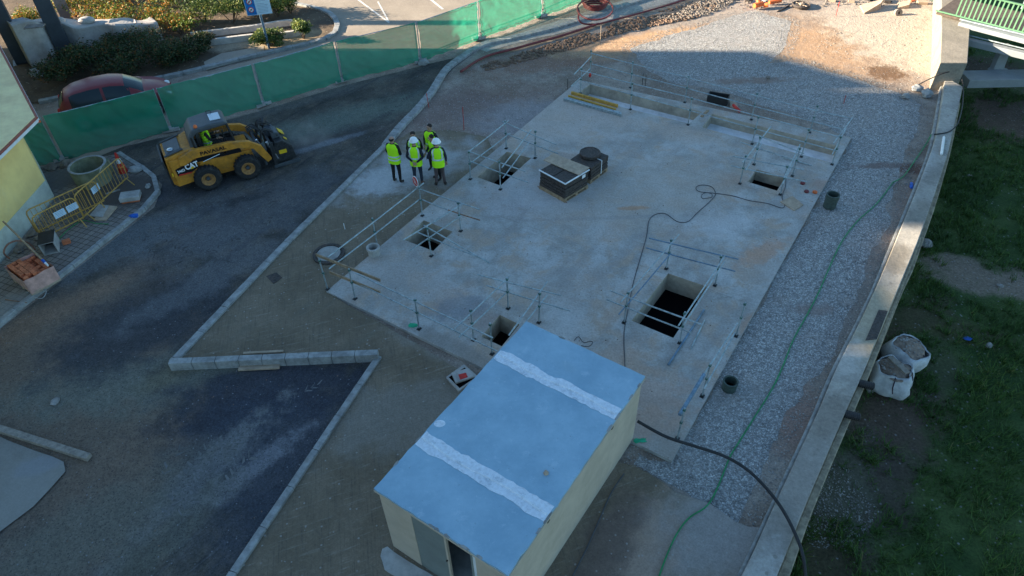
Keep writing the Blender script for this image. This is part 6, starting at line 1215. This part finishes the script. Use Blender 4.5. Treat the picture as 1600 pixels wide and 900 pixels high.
A=P(1556,110,-.45); B_=P(1572,70,.55); MB(o).slab([(-.30,0),(-.22,.1),(-.18,1),(.18,1),(.22,.1),(.55,0)],lambda u,v,w:A.lerp(B_,v)+Vector((u,0,0))+Vector((0,w,0)),.3).build('strut',M['bridgec'],fb,bevel=.02)
A=P(1505,32,1.15);B_=P(1600,56,1.15); dd=B_-A; u=dd.normalized(); vv=Vector((-u.y,u.x,0)); an=math.atan2(u.y,u.x)
MB(o).box(A+dd*1.0+vv*1.35+Vector((0,0,-.05)),(dd.length*3,2.3,.1),an).build('deck',M['bridgedark'],fb)
MB(o).box(A+dd*1.0+Vector((0,0,1.1)),(dd.length*3,.09,.05),an).build('handrail',M['bridgegreen'],fb); MB(o).box(A+dd*1.0+Vector((0,0,.12)),(dd.length*3,.05,.05),an).build('bottom_rail',M['bridgegreen'],fb)
for k in range(-2,62): q=A+u*(k*.17); MB(o).box(q+Vector((0,0,.61)),(.055,.02,.93),an).build('baluster',M['bridgegreen'],fb)
q=P(1596,14,1.15); MB(o).box(q+Vector((0,0,.8)),(.05,.05,1.6)).build('lamp_post',M['steel'],fb)
# ------------------------------------------------------------------ odds and ends on the sunlit earth
q=P(1251,11,-.1); rl_=thing('cable_reel','dark flat wheel-like reel lying on the sunlit earth','reel',q); MB().lathe([(.20,.06),(.42,.05),(.44,.12),(.40,.17),(.36,.12),(.2,.14),(.2,.06)],(0,0,0),24).build('rim',M['castiron'],rl_,smooth=False)
for k in range(6): a=k*1.047; MB().cyl((.05*math.cos(a),.05*math.sin(a),.12),(.38*math.cos(a),.38*math.sin(a),.13),.022,6).build('spoke',M['woodpale'],rl_)
MB().cyl((0,0,.05),(0,0,.2),.09,12).build('hub',M['woodpale'],rl_)
q=P(1185,12,-.05); of=thing('pipe_fitting','orange plastic pipe fittings heaped on the gravel at the top edge','pipe fitting',q,.4); MB().tube([(-.28,0,.14),(.2,0,.16)],.12,14).build('fitting',M['orangeplastic'],of); MB().tube([(0,0,.16),(.05,.18,.30),(.02,.2,.52)],.10,14).build('branch',M['orangeplastic'],of); MB().tube([(.2,-.1,.1),(.34,-.24,.16)],.11,14).build('socket',M['orangeplastic'],of)
q=P(1211,6,-.05); tag(MB(q).tube([q+Vector((-.3,0,.08)),q+Vector((.3,.1,.12))],.09,12).build('pipe_piece',M['orangeplastic']),'short orange pipe behind the orange fittings','pipe')
def slabpiece(px,h,name,mat,label,cat,z=-.1,th=.06,tiltz=0):
    pts=[P(*a,z) for a in px]; return tag(MB(pts[0]).add([(p.x,p.y,z) for p in pts]+[(p.x,p.y,z+th+(h if i in(1,2) else 0)) for i,p in enumerate(pts)],[(3,2,1,0),(4,5,6,7),(0,1,5,4),(1,2,6,5),(2,3,7,6),(3,0,4,7)]).build(name,M[mat],bevel=.006),label,cat)
slabpiece([(1350,22),(1373,15),(1378,8),(1343,10)],.25,'board','woodpale','tilted tan board on the pale earth at the top right','board'); slabpiece([(1402,14),(1419,13),(1421,5),(1402,6)],.12,'board','woodpale','small tan box-like board near the far wall','board'); slabpiece([(1214,19),(1230,11),(1234,10),(1219,18)],.02,'metal_sheet','castiron','dark narrow sheet lying beside the reel','sheet')
q=P(1401,20,-.05); tag(MB(q).lathe([(.06,0),(.17,0),(.17,.22),(.06,.22),(.06,0)],q,16,Matrix.Rotation(1.2,3,'X')).build('wire_coil',M['stonesdark']),'grey coil of wire beside the tan boards','coil')
slabpiece([(1452,2),(1464,5),(1462,1),(1454,-1)],.05,'metal_sheet','pipe_green','small dark green sheet by the foot of the raised wall','sheet')
rl2=random.Random(9)
for i,px in enumerate([(1168,2),(1195,2),(1300,2),(1330,3),(1360,0),(1385,3),(1425,2),(1440,6)]):
    q=P(*px,-.1); s=rl2.uniform(.12,.3); tag(MB(q).box(q+Vector((0,0,s*.2)),(s*1.6,s,s*.5),rl2.uniform(0,3),).build('debris',M[rl2.choice(['woodpale','castiron','kerb','black','brick'])],bevel=.01),['broken piece of debris at the top edge left of the orange fittings','debris piece just behind the orange fittings','debris piece at the top edge right of the reel','debris piece above the thin stake','debris piece above the tilted tan board','debris piece left of the tan box','debris piece right of the wire coil','debris piece beside the small green sheet'][i],'debris')

# dust raised by the planer
def dust():
    m=D.materials.new('dust'); m.use_nodes=True; nt=m.node_tree; nt.nodes.remove(nt.nodes['Principled BSDF']); v=nt.nodes.new('ShaderNodeVolumePrincipled'); v.inputs['Color'].default_value=(.75,.72,.68,1); v.inputs['Anisotropy'].default_value=.2
    tc=nt.nodes.new('ShaderNodeTexCoord'); ln=nt.nodes.new('ShaderNodeVectorMath'); ln.operation='LENGTH'; mp=nt.nodes.new('ShaderNodeMapping'); mp.inputs['Scale'].default_value=(1/1.3,1/.9,1/.7); nt.links.new(tc.outputs['Object'],mp.inputs[0]); nt.links.new(mp.outputs[0],ln.inputs[0])
    mr=nt.nodes.new('ShaderNodeMapRange'); mr.inputs[1].default_value=.15; mr.inputs[2].default_value=1; mr.inputs[3].default_value=1; mr.inputs[4].default_value=0; mr.interpolation_type='SMOOTHSTEP'; nt.links.new(ln.outputs['Value'],mr.inputs[0])
    nz=nt.nodes.new('ShaderNodeTexNoise'); nz.inputs['Scale'].default_value=2.2; nz.inputs['Detail'].default_value=3; nt.links.new(tc.outputs['Object'],nz.inputs['Vector']); m2=nt.nodes.new('ShaderNodeMapRange'); m2.inputs[1].default_value=.42; m2.inputs[2].default_value=.75; m2.inputs[3].default_value=0; m2.inputs[4].default_value=1.1; nt.links.new(nz.outputs['Fac'],m2.inputs[0])
    mu=nt.nodes.new('ShaderNodeMath'); mu.operation='MULTIPLY'; nt.links.new(mr.outputs[0],mu.inputs[0]); nt.links.new(m2.outputs[0],mu.inputs[1]); nt.links.new(mu.outputs[0],v.inputs['Density']); nt.links.new(v.outputs[0],nt.nodes['Material Output'].inputs['Volume'])
    q=P(478,214,.62); o=MB().ell((0,0,0),(1.3,.9,.7),16,10).build('dust',m); o.location=q; tag(o,'faint puff of dust raised in front of the loader attachment','dust',None,'stuff')
dust()
